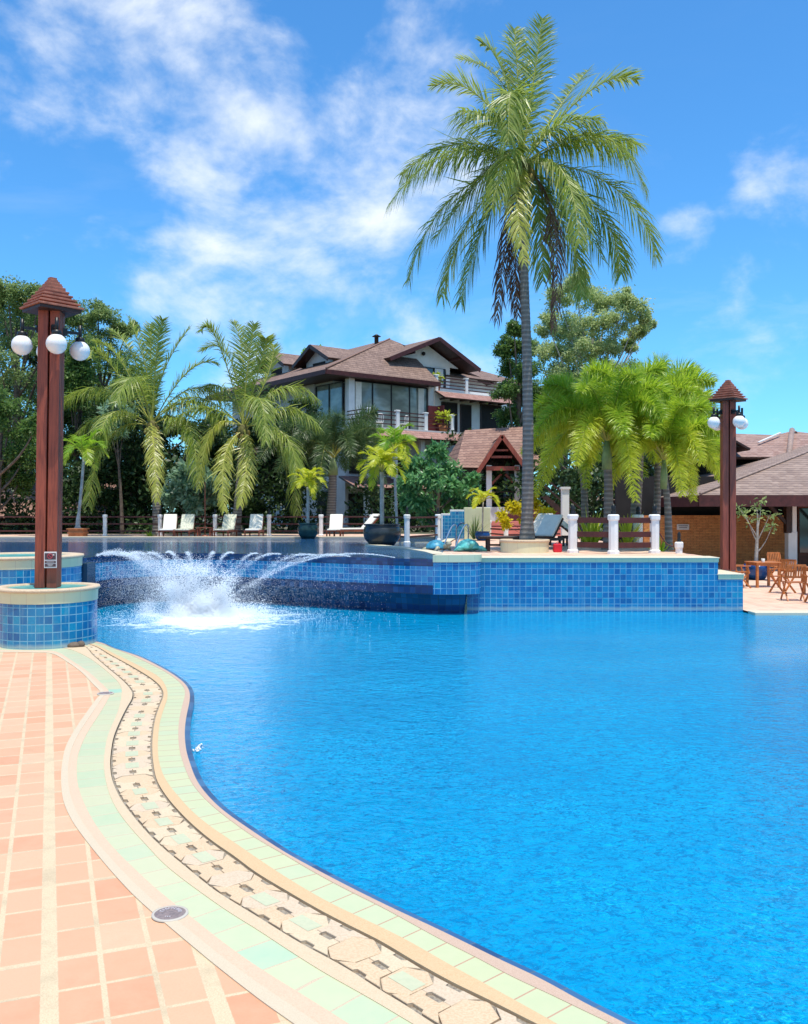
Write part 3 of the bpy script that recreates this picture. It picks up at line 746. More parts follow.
# ---------------------------------------------------------------- drums
def drum_thing(name, label, cx, cy, r, z0, z1, capw, ns=64):
    o = thing(name, label, 'pedestal', (cx, cy, 0))
    mb = MB(); mb.lathe([(r-.03, z0), (r-.03, z1-.24)], n=ns, uvr=r); mb.build('tiled_drum', MAT['mosaic'], o)
    mb = MB(); mb.lathe([(r-.022, z1-.24), (r-.015, z1-.06)], n=ns, uvr=r); mb.build('green_border', MAT['green_face'], o)
    mb = MB(); mb.lathe([(r-.015, z1-.062), (r+.012, z1-.055), (r+.02, z1-.03), (r+.012, z1), (r-capw, z1), (r-capw, z1-.05)], n=ns); mb.build('rim', MAT['rimstone'], o)
    mb = MB(); mb.lathe([(r-capw+.01, z1-.025), (.001, z1-.025)], n=ns); mb.build('top_tiles', MAT['tealtop'], o)
    return o
MAT['rimstone'] = speck('worn_rim_stone', (.66, .52, .36), (.52, .38, .25), 50)
MAT['tealtop'] = simple('teal_tile_top', (.10, .38, .36), .3, .3, 5)
LX, LY = XA(48, 15.6), 15.6
drum_thing('lamp_pedestal', 'round blue tiled pedestal carrying the tall left lamp post beside the deck', LX, LY, .835, -.9, .975, .17)
d2 = drum_thing('round_planter_wall', 'wider blue tiled round wall behind the lamp pedestal', XA(18, 19.2), 19.2, 1.30, -1.0, 1.34, .34, 72)
mb = MB(); mb.box((0, 0, 0), (.19, 1.6, 2.25), bev=.01)
pier = thing('tiled_pier', 'short blue tiled pier at the left end of the overflow wall', 'pier', (XA(84.5, 19.9), 20.6, 0))
mb = MB(); uvq(mb, (-.09, -.8), (.09, -.8), -1, .62); uvq(mb, (.09, -.8), (.09, -.3), -1, .62); mb.build('tile_face', MAT['mosaic'], pier)
mb = MB(); mb.box((0, -.55, .87), (.20, .52, .50)); mb.build('dark_cap', MAT['dark_mosaic'], pier)
# ---------------------------------------------------------------- palms
UPV = np.array([0, 0, 1.0])
def unit(v): return v/np.maximum(1e-9, np.linalg.norm(v, axis=-1, keepdims=True))
def frond(parent, origin, p0, p1, p2, mats, L=.7, n=58, width=.04, droop=.9, plume=0, lift=.25, r0=.022, seed=0, start=.14, name='frond', spread=.55, ragged=.0, jit=1.0):
    r = np.random.default_rng(seed)
    p0, p1, p2 = [np.array(q, float) - np.array(origin, float) for q in (p0, p1, p2)]
    c1 = 2*p1 - .5*(p0+p2)
    def bz(t): t = np.asarray(t)[:, None]; return (1-t)**2*p0 + 2*t*(1-t)*c1 + t*t*p2
    def tg(t): t = np.asarray(t)[:, None]; return unit(2*(1-t)*(c1-p0) + 2*t*(p2-c1))
    sides = (1, -1) if not plume else tuple(range(plume))
    V = []; F = []; nb = 0
    for k in sides:
        t = np.linspace(start, .995, n) + r.normal(0, .15/n, n); t = np.clip(t, start, 1)
        keep = r.random(n) > ragged
        t = t[keep]; m = len(t)
        P0 = bz(t); T = tg(t)
        S = np.cross(T, UPV); bad = np.linalg.norm(S, axis=1) < .25
        S[bad] += np.array([.8, .2, 0]); S = unit(S); N = unit(np.cross(S, T))
        prof = np.clip(np.sin(np.pi*np.clip(.10+.86*(t-start)/(1-start), 0, 1))**.55, .18, 1)
        ll = L*prof*(1+r.normal(0, .09, m))
        if plume:
            a = 2*np.pi*k/plume + r.normal(0, .35, m); D = S*np.cos(a)[:, None] + N*np.sin(a)[:, None]
            fwd = .55 + r.normal(0, .15, m)
        else:
            D = S*k + N*(lift + r.normal(0, .10*jit, m))[:, None]; fwd = (spread + .55*t) + r.normal(0, .09*jit, m)
        D = unit(unit(D) + T*fwd[:, None])
        W = unit(T - D*np.sum(T*D, 1)[:, None])*(width/2)
        W = W + r.normal(0, .25, (m, 3))*width*.3
        dr = droop*(1 + r.normal(0, .18*jit, m))
        pos = P0.copy(); rings = [(pos, W*.75)]; d = D.copy()
        for s_, (fr, wk) in enumerate(((.30, 1.0), (.36, .8), (.34, .10))):
            d = unit(d + np.outer(dr*(.22, .42, .55)[s_], -UPV)); pos = pos + d*(ll*fr)[:, None]; rings.append((pos, W*wk))
        vs = np.stack([np.stack([p_-w_, p_+w_], 1) for p_, w_ in rings], 1)      # m,4,2,3
        V.append(vs.reshape(-1, 3))
        base = nb + np.arange(m)[:, None]*8
        for q in range(3): F.append(base + np.array([[2*q, 2*q+1, 2*q+3, 2*q+2]]))
        nb += m*8
    V = np.concatenate(V); F = np.concatenate(F); nl = len(F)
    # rachis
    ts = np.linspace(0, 1, 12); C_ = bz(ts); T = tg(ts); S = np.cross(T, UPV); S[np.linalg.norm(S, axis=1) < .2] += np.array([.8, .2, 0]); S = unit(S); N = unit(np.cross(S, T))
    rr = (r0*(1-.85*ts))[:, None]
    ring = np.stack([C_+S*rr*1.3, C_+N*rr, C_-S*rr*1.3, C_-N*rr], 1).reshape(-1, 3); o = len(V)
    q = [(o+i*4+j, o+i*4+(j+1) % 4, o+i*4+4+(j+1) % 4, o+i*4+4+j) for i in range(11) for j in range(4)]
    V = np.concatenate([V, ring]); F = np.concatenate([F, np.array(q)])
    ob = npmesh(name, V, F, mats[0], parent)
    ob.data.materials.append(mats[1]); mi = np.zeros(len(F), dtype=np.int32); mi[nl:] = 1
    if len(ob.data.polygons) == len(F): ob.data.polygons.foreach_set('material_index', mi)
    return ob
def palm_trunk(parent, pts, rad, mat=None, ringh=.11, name='trunk'):
    mb = MB(); c_ = catmull([Vector(p) for p in pts], 10); n = max(20, int(sum((b-a).length for a, b in zip(c_, c_[1:]))/ringh*2))
    n = min(n, 170); q, L = resample(c_, n)
    rr = [rad[0] + (rad[1]-rad[0])*i/(n-1) for i in range(n)]
    flare = [max(0, 1-i/(n*.06))*rad[0]*.35 for i in range(n)]
    rr = [a + f + (.035*a if i % 2 else -.02*a) for i, (a, f) in enumerate(zip(rr, flare))]
    mb.tube(q, rr, 14); return mb.build(name, mat or MAT['ringbark'], parent)
def ringbark():
    t = NT('ringed_palm_bark'); s_ = t.sep(t.coord('Object'))
    n = t.noise(t.mapping(t.coord('Object'), (3, 3, 14)), 1.5, 5, .7)
    rg = t.m('SINE', t.m('ADD', t.m('MULTIPLY', s_[2], 48.0), t.m('MULTIPLY', n, 3.0)))
    cc = t.mix(t.mr(rg, -.2, .9), (.14, .12, .10), (.27, .24, .21)); cc = t.mix(t.mr(n, .35, .7, 0, .6), cc, (.20, .18, .16))
    t.set(Base_Color=cc, Roughness=.9, Normal=t.bump(t.m('ADD', t.m('MULTIPLY', rg, .5), n), .6, .02)); return t.mat
MAT['ringbark'] = ringbark()
seedc = [100]
def coconut_palm(label, d, base, trunk_px, crown, fronds, rads, L=.75, n=58, width=.04, nuts=6, group=None):
    b = P(base[0], base[1], d); b.z = base[2] if len(base) > 2 else TERR
    o = thing('coconut_palm', label, 'palm tree', b, group=group)
    loc = lambda v: Vector(v) - b
    pts = [loc(b)] + [loc(P(x, y, d)) for x, y in trunk_px]
    palm_trunk(o, pts, rads)
    C_ = P(crown[0], crown[1], d)
    for f in fronds:
        kind = f[5] if len(f) > 5 else 'coco'
        seedc[0] += 1
        p1 = P(f[0] + random.uniform(-3, 3), f[1] - (5 if kind != 'coco_dead' else 0), d + f[4]*.5); p2 = P(f[2], f[3], d + f[4])
        dr = {'coco': 1.35, 'up': .30, 'coco_y': 1.1, 'coco_dead': 2.6}[kind]
        mat = MAT['coco'] if kind == 'up' else MAT[kind]
        dead = kind == 'coco_dead'
        frond(o, b, C_ + Vector((random.uniform(-.06, .06), random.uniform(-.1, .1), random.uniform(-.15, .1))), p1, p2, (mat, MAT['dkrib'] if dead else MAT['rachis']), L=L*(.7 if dead else .62 if kind == 'up' else .66 if kind == 'coco_y' else 1), n=n, width=width*(.9 if dead else 1), droop=dr, seed=seedc[0], r0=.03 if d > 30 else .024, ragged=.3 if dead else .10, jit=1.9)
    for i in range(nuts):
        a = i*2.4; p = C_ + Vector((math.cos(a)*.22, math.sin(a)*.22-.05, -.22-.1*(i % 3)))
        mb = MB(); mb.ball((0, 0, 0), .12, 10, sc=(1, 1, 1.2)); mb.build('coconut', MAT['coconut'], o, loc(p))
    mb = MB(); mb.ball((0, 0, 0), .26, 12, sc=(1, 1, 1.5)); mb.build('crown_heart', MAT['heart'], o, loc(C_ + Vector((0, 0, -.2))))
    return o
MAT['dkrib'] = simple('brown_rib', (.16, .09, .05), .8, .2, 4)
MAT['heart'] = simple('fibrous_palm_heart', (.14, .13, .04), .9, .4, 9, bump=.4)
def c1(x, y): return 380 + x/2.693, y/2.693
def F1(mx, my, tx, ty, off, kind='coco'): a = c1(mx, my); b = c1(tx, ty); return (a[0], a[1], b[0], b[1], off, kind)
main = [F1(415, 240, 438, 50, .3, 'up'), F1(372, 250, 362, 78, .8, 'up'), F1(345, 225, 275, 118, .6, 'up'), F1(270, 275, 142, 232, .2, 'up'), F1(335, 250, 215, 160, 1.8, 'up'),
        F1(190, 420, 22, 555, -.6), F1(225, 400, 60, 470, .9), F1(362, 262, 345, 392, -1.6), F1(560, 262, 692, 215, .3, 'up'), F1(590, 380, 718, 525, -.5), F1(560, 385, 690, 390, 1.0), F1(630, 515, 745, 695, .4), F1(575, 575, 650, 738, .8),
        F1(490, 470, 537, 655, -1.8), F1(375, 520, 388, 705, -2.0, 'coco_y'), F1(180, 555, 78, 752, .2), F1(245, 600, 166, 798, -.6), F1(290, 600, 218, 812, .6),
        F1(465, 590, 467, 885, -.4, 'coco_dead'), F1(345, 620, 315, 868, .3, 'coco_dead'), F1(370, 640, 372, 850, .8, 'coco_dead'), F1(498, 610, 545, 800, .6), F1(430, 560, 440, 760, 1.2), F1(480, 300, 560, 190, 1.5, 'up'), F1(320, 350, 210, 300, -1.2), F1(470, 360, 590, 320, -.8), F1(300, 470, 150, 640, 1.0), F1(470, 480, 600, 700, 1.2), F1(350, 420, 300, 560, -1.6)]
PD = 24.2
coconut_palm('tallest coconut palm, rising from the low round planter, crown open against the sky', PD, (527, 543, TERR+.25),
             [(527.5, 500), (528, 430), (527, 360), (525, 300), (523, 240), (520, 190), (520, 168)], (522, 165), main, (.165, .092), L=1.12, n=112, width=.032, nuts=7)
mb = MB()
pl = thing('palm_planter', 'low round pale green tiled planter ring round the foot of the tall palm', 'planter', (XA(526, 23.6), 23.9, TERR))
mb.lathe([(.63, 0), (.63, .27)], n=40, uvr=.63); mb.build('tiled_ring', MAT['green_face'], pl)
mb = MB(); mb.lathe([(.63, .27), (.655, .275), (.66, .33), (.64, .345), (.50, .345), (.50, .25)], n=40); mb.build('rim', MAT['rimstone'], pl)
mb = MB(); mb.lathe([(.51, .29), (.001, .31)], n=24); mb.build('soil', MAT['earth'], pl)
def c3(x, y): return 60 + x/3.108, 300 + y/3.108
def F3(mx, my, tx, ty, off, kind='coco'): a = c3(mx, my); b = c3(tx, ty); return (a[0], a[1], b[0], b[1], off, kind)
fa = [F3(255, 210, 212, 52, .3, 'up'), F3(285, 220, 280, 75, 1, 'up'), F3(330, 240, 405, 85, .5, 'up'), F3(195, 210, 108, 130, 0, 'up'), F3(150, 200, 95, 180, -1.5, 'up'), F3(230, 260, 175, 320, -3, 'coco'),
      F3(140, 290, 12, 320, .8), F3(120, 380, 5, 505, -.5), F3(170, 365, 120, 470, -2.5), F3(165, 440, 88, 640, -1), F3(290, 470, 302, 625, -3, 'coco_y'), F3(385, 400, 425, 565, -2), F3(420, 290, 530, 330, 1), F3(420, 330, 500, 400, -1), F3(390, 240, 490, 200, .4, 'up'), F3(305, 190, 318, 60, -.5, 'up'), F3(235, 190, 150, 90, 1.2, 'up')]
coconut_palm('bushy coconut palm between the left lamp post and its twin palm, with drooping fronds', 40.5, (157, 540), [(157, 520), (156, 480), (153, 430)], (152, 424), fa, (.20, .14), L=1.2, n=100, width=.038, nuts=5, group='twin coconut palms in front of the villa')
fb = [F3(515, 190, 438, 160, .3, 'up'), F3(560, 200, 540, 68, .8, 'up'), F3(590, 220, 605, 75, .2, 'up'), F3(635, 260, 665, 140, 1.2, 'up'), F3(500, 150, 440, 95, -.8, 'up'), F3(620, 210, 640, 120, -.6, 'up'),
      F3(685, 290, 805, 310, .3), F3(700, 350, 808, 400, -.4), F3(700, 430, 735, 560, -1.4), F3(680, 450, 742, 670, .6), F3(515, 500, 512, 655, -2.6, 'coco_y'), F3(572, 510, 560, 640, -2.8, 'coco_y'), F3(480, 410, 432, 585, -1.6, 'coco_y'), F3(440, 320, 325, 350, .4), F3(445, 350, 330, 400, -1), F3(620, 320, 640, 440, -2.4), F3(520, 300, 450, 270, 1.2)]
coconut_palm('coconut palm just left of the villa whose yellowing lower fronds hang over the loungers', 40.0, (236, 540), [(237, 520), (240, 480), (243, 432)], (243, 428), fb, (.20, .14), L=1.2, n=100, width=.038, nuts=6, group='twin coconut palms in front of the villa')
# generic radial palm
def radial_palm(o, base, C_, specs, mats, L, n, width, droop, plume=0, r0=.02, name='frond', lift=.25):
    for (az, rise, reach, fall, mi) in specs:
        seedc[0] += 1
        dx, dy = math.cos(az), math.sin(az)
        p1 = C_ + Vector((dx*reach*.5, dy*reach*.5, rise)); p2 = C_ + Vector((dx*reach, dy*reach, fall))
        frond(o, base, C_, p1, p2, mats[mi], L=L, n=n, width=width, droop=droop, plume=plume, seed=seedc[0], r0=r0, lift=lift, name=name, start=.18)
def specs_for(nf, reach, rise, rs_, top=.35, ny=0.2):
    out = []
    for i in range(nf):
        az = i*2.39996 + rs_.uniform(-.2, .2); k = i/(nf-1)          # young upright first
        el = 1 - k
        rc = reach*(.55 + .45*math.sin(min(1, k*1.3+.25)*math.pi/2))*rs_.uniform(.9, 1.08)
        out.append((az, rise*(.40+.95*el)*rs_.uniform(.9, 1.1), rc, rise*(2.2*el-.55+.2*rs_.uniform(-1, 1)) - (1-el)**2.2*reach*top*.7, 1 if k > 1-ny else 0))
    return out
rp = random.Random(5)
FX = ((MAT['foxtail'], MAT['rachis']), (MAT['foxtail_y'], MAT['rachis']))
FX2 = ((MAT['foxtail_m'], MAT['rachis']), (MAT['foxtail'], MAT['rachis']))
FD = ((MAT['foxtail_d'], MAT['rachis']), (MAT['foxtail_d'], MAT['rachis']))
def foxtail(label, px, basey, d, crown_y, reach, rise, nf, mats, L, trunk_r, zbase=None, n=46, top=.55, group=None, crown_px=None, shaft=True, ny=.3):
    b = P(px, basey, d); b.z = TERR if zbase is None else zbase
    o = thing('foxtail_palm', label, 'palm tree', b, group=group)
    C_ = P(crown_px or px, crown_y, d)
    palm_trunk(o, [Vector((0, 0, 0)), (C_-b)*.5+Vector((.03, 0, 0)), C_-b-Vector((0, 0, .3))], (trunk_r, trunk_r*.7))
    if shaft:
        mb = MB(); mb.tube([C_-b-Vector((0, 0, .75)), C_-b-Vector((0, 0, .35)), C_-b+Vector((0, 0, .15))], [trunk_r*.95, trunk_r*.9, trunk_r*.35], 12); mb.build('crownshaft', MAT['shaft'], o)
    radial_palm(o, b, C_, specs_for(nf, reach, rise, rp, top, ny), mats, L*1.15, int(n*1.3), .024, .42, plume=9)
    return o
MAT['shaft'] = simple('green_crownshaft', (.22, .30, .12), .5, .2, 3)
GR = 'foxtail palms behind the white post rail on the right'
foxtail('foxtail palm behind the middle white post, tallest of its cluster with long lime fronds', 608, 553, 25.6, 443, 2.15, 1.15, 24, FX, .44, .15, n=48, group=GR, crown_px=607)
foxtail('foxtail palm with a thick grey trunk farther back between the middle and right white posts', 633, 548, 28.5, 428, 2.4, 1.2, 22, FX, .46, .18, n=46, group=GR, crown_px=640)
foxtail('slender foxtail palm nearest the brick wall, fronds drooping beside the right lamp post', 669, 553, 25.2, 462, 1.7, .95, 17, FX, .38, .11, n=44, group=GR, crown_px=664, ny=.5)
foxtail('foxtail palm with a grey trunk just left of the slender one by the brick wall', 655, 549, 29, 440, 2.0, 1.1, 17, FX, .40, .13, n=40, group=GR, crown_px=658)
foxtail('darker foxtail palm at the left side of the cluster, behind the left white post', 585, 549, 29.5, 450, 2.0, 1.0, 16, FX2, .42, .13, n=42, group=GR, crown_px=582)
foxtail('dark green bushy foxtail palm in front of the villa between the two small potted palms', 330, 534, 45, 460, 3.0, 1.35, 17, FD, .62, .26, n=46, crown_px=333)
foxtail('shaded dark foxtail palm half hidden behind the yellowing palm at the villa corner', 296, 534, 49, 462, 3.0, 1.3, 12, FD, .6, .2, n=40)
# potted palms
YP = ((MAT['yellowpalm'], MAT['rachis']), (MAT['yellowpalm'], MAT['rachis'])); LP_ = ((MAT['limepalm'], MAT['rachis']), (MAT['yellowpalm'], MAT['rachis']))
def potted_palm(label, px, basey, d, crown_y, pot, mats, reach, rise, nf, tr=.035, crown_px=None, bottle=0.0, group=None):
    b = P(px, basey, d); b.z = TERR + .006
    o = thing('potted_palm', label, 'potted plant', b, group=group)
    kind, r_, h_, mat = pot
    mb = MB()
    if kind == 'round': mb.lathe([(.001, 0), (r_*.62, 0), (r_*.92, h_*.32), (r_, h_*.6), (r_*.93, h_*.86), (r_*.86, h_*.9), (r_*.95, h_*.94), (r_*.98, h_), (r_*.85, h_), (r_*.8, h_*.85), (.001, h_*.84)], n=28)
    else:
        mb.box((0, 0, h_*.45), (r_*2*.88, r_*2*.88, h_*.9), bev=.01); mb.box((0, 0, h_*.93), (r_*2.15, r_*2.15, h_*.14), bev=.01); mb.box((0, 0, h_*.5), (r_*1.96, r_*1.96, h_*.16), bev=.005)
    mb.build('pot', mat, o)
    mb = MB(); mb.lathe([(r_*.8, h_*.9), (.001, h_*.92)], n=16); mb.build('soil', MAT['earth'], o)
    C_ = P(crown_px or px, crown_y, d) - b
    mb = MB(); z = h_*.9; q = [Vector((0, 0, z)), Vector((0, 0, z+.25)), Vector((C_.x*.5, 0, (z+C_.z)/2)), C_]
    mb.tube(catmull(q, 5), [tr*(1.0+bottle)]+[tr*(1.0+bottle*.9)]*3+[tr*(1+bottle*.4)]*3+[tr]*9, 10); mb.build('trunk', MAT['palebark'], o)
    for (az, ri, rc, fa, mi) in specs_for(nf, reach, rise, rp, .3, .3):
        seedc[0] += 1
        dx, dy = math.cos(az), math.sin(az)
        frond(o, (0, 0, 0), C_, C_+Vector((dx*rc*.5, dy*rc*.5, ri)), C_+Vector((dx*rc, dy*rc, fa)), mats[mi], L=reach*.42, n=22, width=.05, droop=.35, seed=seedc[0], r0=.012, start=.2, lift=.35)
    return o
potted_palm('yellow fronded palm in a large charcoal glazed pot at the end of the upper pool', 382, 546, 28.6, 472, ('round', .60, .68, MAT['blackpot']), YP, .80, .48, 15, .07)
potted_palm('small lime palm in a rounded dark green pot beside a white lounger', 308, 539.5, 36.0, 487, ('round', .42, .62, MAT['greenpot']), YP, .75, .45, 12, .06)
potted_palm('slim green palm on a tall thin pale stem in a small clay tub', 397, 541, 34.0, 452, ('square', .15, .42, MAT['claypot']), LP_, .95, .55, 12, .05, crown_px=394)
potted_palm('young green palm with a swollen white foot in a square terracotta planter', 78, 537.3, 38.0, 457, ('square', .34, .38, MAT['claypot']), ((MAT['limepalm'], MAT['rachis']), (MAT['foxtail'], MAT['rachis'])), 1.0, .6, 12, .06, crown_px=84, bottle=1.4)
potted_palm('small golden palm in a blue glazed pot in front of the cream wall', 482.5, 538.5, 33.5, 502, ('round', .28, .34, MAT['bluepot']), YP, .62, .30, 9, .03, crown_px=483)
# ---------------------------------------------------------------- broadleaf trees
def leaf_mesh(name, cents, rads, n_per, size, mat, parent, origin, seed, shell=.55, droop=.3, flat=.8, aspect=.45):
    r = np.random.default_rng(seed); cents = np.array([list(c) for c in cents]) - np.array(list(origin)); rads = np.array(rads)
    k = len(cents); idx = np.repeat(np.arange(k), n_per); N = len(idx)
    dirs = unit(r.normal(0, 1, (N, 3))); rad = rads[idx]*(shell + (1-shell)*r.random(N)**.5)*(.85+r.exponential(.20, N))
    # lumpy outline: each clump carries its own small twigs
    pos = cents[idx] + dirs*rad[:, None]*np.array([1, 1, flat])
    ax = unit(r.normal(0, 1, (N, 3)) + dirs*.9 + np.array([0, 0, -droop]))
    sd = unit(np.cross(ax, unit(r.normal(0, 1, (N, 3)) + np.array([0, 0, 1.2])))) 
    s = size*(.7 + .6*r.random(N))[:, None]
    v = np.stack([pos, pos + ax*s*.5 - sd*s*aspect*.5, pos + ax*s, pos + ax*s*.5 + sd*s*aspect*.5], 1)
    return npmesh(name, v.reshape(-1, 3), np.arange(N*4).reshape(-1, 4), mat, parent)
def tree(name, label, cat, base, clumps, n_per, size, mat, trunk_r, seed, origin=None, bark='bark', sub=6, subr=.42, group=None, fork=.35, shell=.3, droop=.3, crownname='crown', aspect=.45, dark=None):
    """clumps: list of (x, y, z, r) in the scene; every clump is broken into smaller leaf clusters on twigs"""
    r = random.Random(seed); b = Vector(base)
    o = thing(name, label, cat, b, group=group)
    top = Vector((sum(c[0] for c in clumps)/len(clumps), sum(c[1] for c in clumps)/len(clumps), max(c[2] for c in clumps)))
    H = top.z - b.z
    mb = MB(); q = [Vector((0, 0, 0)), (top-b)*fork*.6 + Vector((r.uniform(-.2, .2)*H*.1, 0, 0)), Vector(((top-b).x*.6, (top-b).y*.6, H*.62)), Vector(((top-b).x*.9, (top-b).y*.9, H*.86))]
    ct = catmull(q, 6); mb.tube(ct, [trunk_r*(1.25-1.05*i/(len(ct)-1)) for i in range(len(ct))], 10)
    cc = []; rr = []
    for (x, y, z, cr) in clumps:
        c_ = Vector((x, y, z)) - b
        f = max(.15, min(.9, (c_.z - cr*.6)/H*.75)); p = ct[int(f*(len(ct)-1))]
        mid = p.lerp(c_, .55) + Vector((0, 0, -.06*H*r.random()))
        cv = catmull([p, mid, c_], 4); mb.tube(cv, [trunk_r*(.30-.22*i/(len(cv)-1)) for i in range(len(cv))], 6)
        for _ in range(sub):
            v = Vector((r.gauss(0, 1), r.gauss(0, 1), r.gauss(0, .8))).normalized()*cr*r.uniform(.35, .95)
            s_ = cr*subr*r.uniform(.6, 1.25); cc.append(c_+v); rr.append(s_)
            mb.tube([c_.lerp(c_+v, .0), c_+v], [trunk_r*.06, trunk_r*.02], 4, caps=False)
    mb.build('trunk', MAT[bark], o)
    leaf_mesh(crownname, cc, rr, n_per, size, mat, o, (0, 0, 0), seed, shell=shell, droop=droop, aspect=aspect)
    return o
def blobs_px(lst, d, ds=2.0, seed=1):
    r = random.Random(seed); out = []
    for x, y, rp_ in lst:
        dd = d + r.uniform(-ds, ds); p = P(x, y, dd); out.append((p.x, p.y, p.z, rp_/FOC*dd))
    return out
def region(x0, x1, y0, y1, n, rpx, seed, fn=None):
    r = random.Random(seed); out = []
    while len(out) < n:
        x = r.uniform(x0, x1); y = r.uniform(y0, y1)
        if fn is None or fn(x, y): out.append((x, y, rpx*r.uniform(.75, 1.25)))
    return out
# left-hand grove
tree('shade_tree', 'tall loose leaved shade tree behind the left lamp post, its top against the sky', 'tree', P(20, 530, 50), blobs_px([(8, 290, 20), (-18, 300, 24), (30, 312, 22), (-30, 340, 30), (18, 335, 24), (50, 345, 20), (2, 370, 28), (36, 380, 26), (-35, 390, 30), (64, 310, 14), (15, 405, 26), (52, 405, 20), (-10, 430, 26), (28, 435, 22), (2, 300, 14), (40, 295, 12)], 50, 2.5, 3), 300, .15, MAT['tree_b'], .32, 21, sub=11, subr=.46, shell=.05)
tree('shade_tree', 'feathery shade tree showing between the left lamp post and the bushy palm', 'tree', P(105, 530, 53), blobs_px([(80, 318, 16), (98, 312, 14), (112, 328, 16), (92, 345, 20), (72, 352, 18), (118, 360, 18), (98, 385, 20), (75, 395, 20), (125, 400, 20), (100, 425, 20), (76, 440, 18), (128, 330, 10)], 53, 2, 4), 260, .15, MAT['tree_b'], .28, 22, sub=10, subr=.48, shell=.05)
tree('leafy_tree', 'dense green tree at the left edge above the low tiled roof', 'tree', P(-10, 530, 42), blobs_px([(10, 420, 26), (-20, 430, 28), (28, 450, 22), (0, 462, 24), (-30, 470, 26), (22, 478, 16), (38, 425, 14), (-10, 400, 24)], 42, 1.6, 5), 260, .17, MAT['tree_a'], .26, 23, sub=10, subr=.38)
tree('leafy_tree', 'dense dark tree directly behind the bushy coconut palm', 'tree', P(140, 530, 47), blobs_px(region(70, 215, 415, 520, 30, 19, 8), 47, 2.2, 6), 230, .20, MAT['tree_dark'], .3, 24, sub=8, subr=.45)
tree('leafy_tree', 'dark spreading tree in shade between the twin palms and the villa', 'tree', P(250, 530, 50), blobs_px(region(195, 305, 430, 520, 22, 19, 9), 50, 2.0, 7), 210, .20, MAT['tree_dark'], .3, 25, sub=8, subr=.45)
tree('frangipani_shrub', 'pale blue-green broad leaved shrub behind the loungers under the twin palms', 'shrub', P(190, 534, 43), blobs_px([(176, 478, 11), (192, 470, 11), (206, 482, 11), (185, 492, 12), (200, 500, 10), (214, 496, 8), (172, 497, 9), (190, 507, 8), (220, 484, 7)], 43, .8, 10), 46, .34, MAT['frangi'], .10, 26, sub=6, subr=.5, crownname='foliage', aspect=.42)
tree('frangipani_shrub', 'small blue-green shrub left of the bushy palm above the low tiled roof', 'shrub', P(122, 534, 44), blobs_px([(103, 412, 8), (115, 405, 9), (128, 414, 8), (110, 424, 9), (122, 430, 8)], 44, .6, 11), 34, .32, MAT['frangi'], .09, 27, sub=5, subr=.5, crownname='foliage')
tree('umbrella_shrub', 'large glossy rounded shrub in front of the villa, left of the stepped blue shower wall', 'shrub', P(438, 538, 37), blobs_px([(436, 453, 12), (420, 465, 12), (448, 468, 13), (410, 485, 12), (430, 480, 14), (456, 486, 13), (420, 500, 13), (442, 502, 14), (462, 503, 11), (470, 492, 8), (408, 503, 8), (430, 515, 12), (450, 518, 11), (472, 478, 6)], 37, 1.0, 12), 60, .27, MAT['shrub'], .12, 28, sub=8, subr=.42, crownname='foliage', droop=.9, aspect=.38)
# behind the villa and the tall palm
ctree = [(575, 285, 15), (560, 300, 16), (592, 300, 16), (610, 300, 17), (628, 298, 14), (638, 315, 15), (618, 322, 18), (595, 325, 18), (570, 328, 18), (548, 325, 14), (555, 350, 17), (580, 352, 18), (604, 350, 16), (640, 332, 9), (650, 325, 6), (612, 372, 12), (590, 380, 16), (562, 385, 16), (600, 405, 14), (575, 415, 15), (545, 410, 14), (630, 345, 8)]
tree('eucalyptus_tree', 'tall airy light green tree behind the tallest palm and the lime foxtails', 'tree', P(585, 530, 58), blobs_px(ctree, 58, 2.5, 13), 200, .17, MAT['tree_c'], .26, 29, bark='palebark', sub=13, subr=.42, droop=.8, shell=.0)
tree('leafy_tree', 'dark upright tree between the villa balcony and the tall palm trunk', 'tree', P(515, 530, 54), blobs_px([(514, 330, 9), (508, 348, 12), (522, 345, 11), (512, 368, 14), (528, 370, 12), (508, 392, 13), (524, 395, 14), (510, 415, 13), (536, 390, 10), (530, 418, 13), (545, 440, 14), (520, 440, 12)], 54, 1.6, 14), 320, .16, MAT['tree_a'], .3, 30, sub=10, subr=.5, shell=.1)
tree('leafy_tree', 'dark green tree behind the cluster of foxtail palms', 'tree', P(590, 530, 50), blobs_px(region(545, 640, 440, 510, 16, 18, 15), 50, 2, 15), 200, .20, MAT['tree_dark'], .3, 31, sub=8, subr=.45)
tree('leafy_tree', 'treetop showing as a bright green tuft above the left dormers of the villa', 'tree', P(312, 530, 92), blobs_px([(308, 354, 8), (316, 352, 6), (312, 362, 10)], 92, 1, 16), 180, .35, MAT['limepalm'], .3, 32, sub=6)
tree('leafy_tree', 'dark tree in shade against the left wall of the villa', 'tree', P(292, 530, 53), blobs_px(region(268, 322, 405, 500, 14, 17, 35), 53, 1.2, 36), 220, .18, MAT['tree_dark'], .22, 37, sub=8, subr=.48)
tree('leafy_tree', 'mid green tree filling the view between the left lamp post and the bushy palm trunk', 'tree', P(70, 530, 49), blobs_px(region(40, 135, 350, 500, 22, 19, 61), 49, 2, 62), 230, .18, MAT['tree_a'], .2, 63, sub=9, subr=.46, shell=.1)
tree('leafy_tree', 'large dark tree behind the grove at the left edge', 'tree', P(-15, 530, 56), blobs_px(region(-60, 50, 320, 500, 26, 24, 64), 56, 2, 65), 220, .22, MAT['tree_dark'], .3, 66, sub=9, subr=.46, shell=.1)
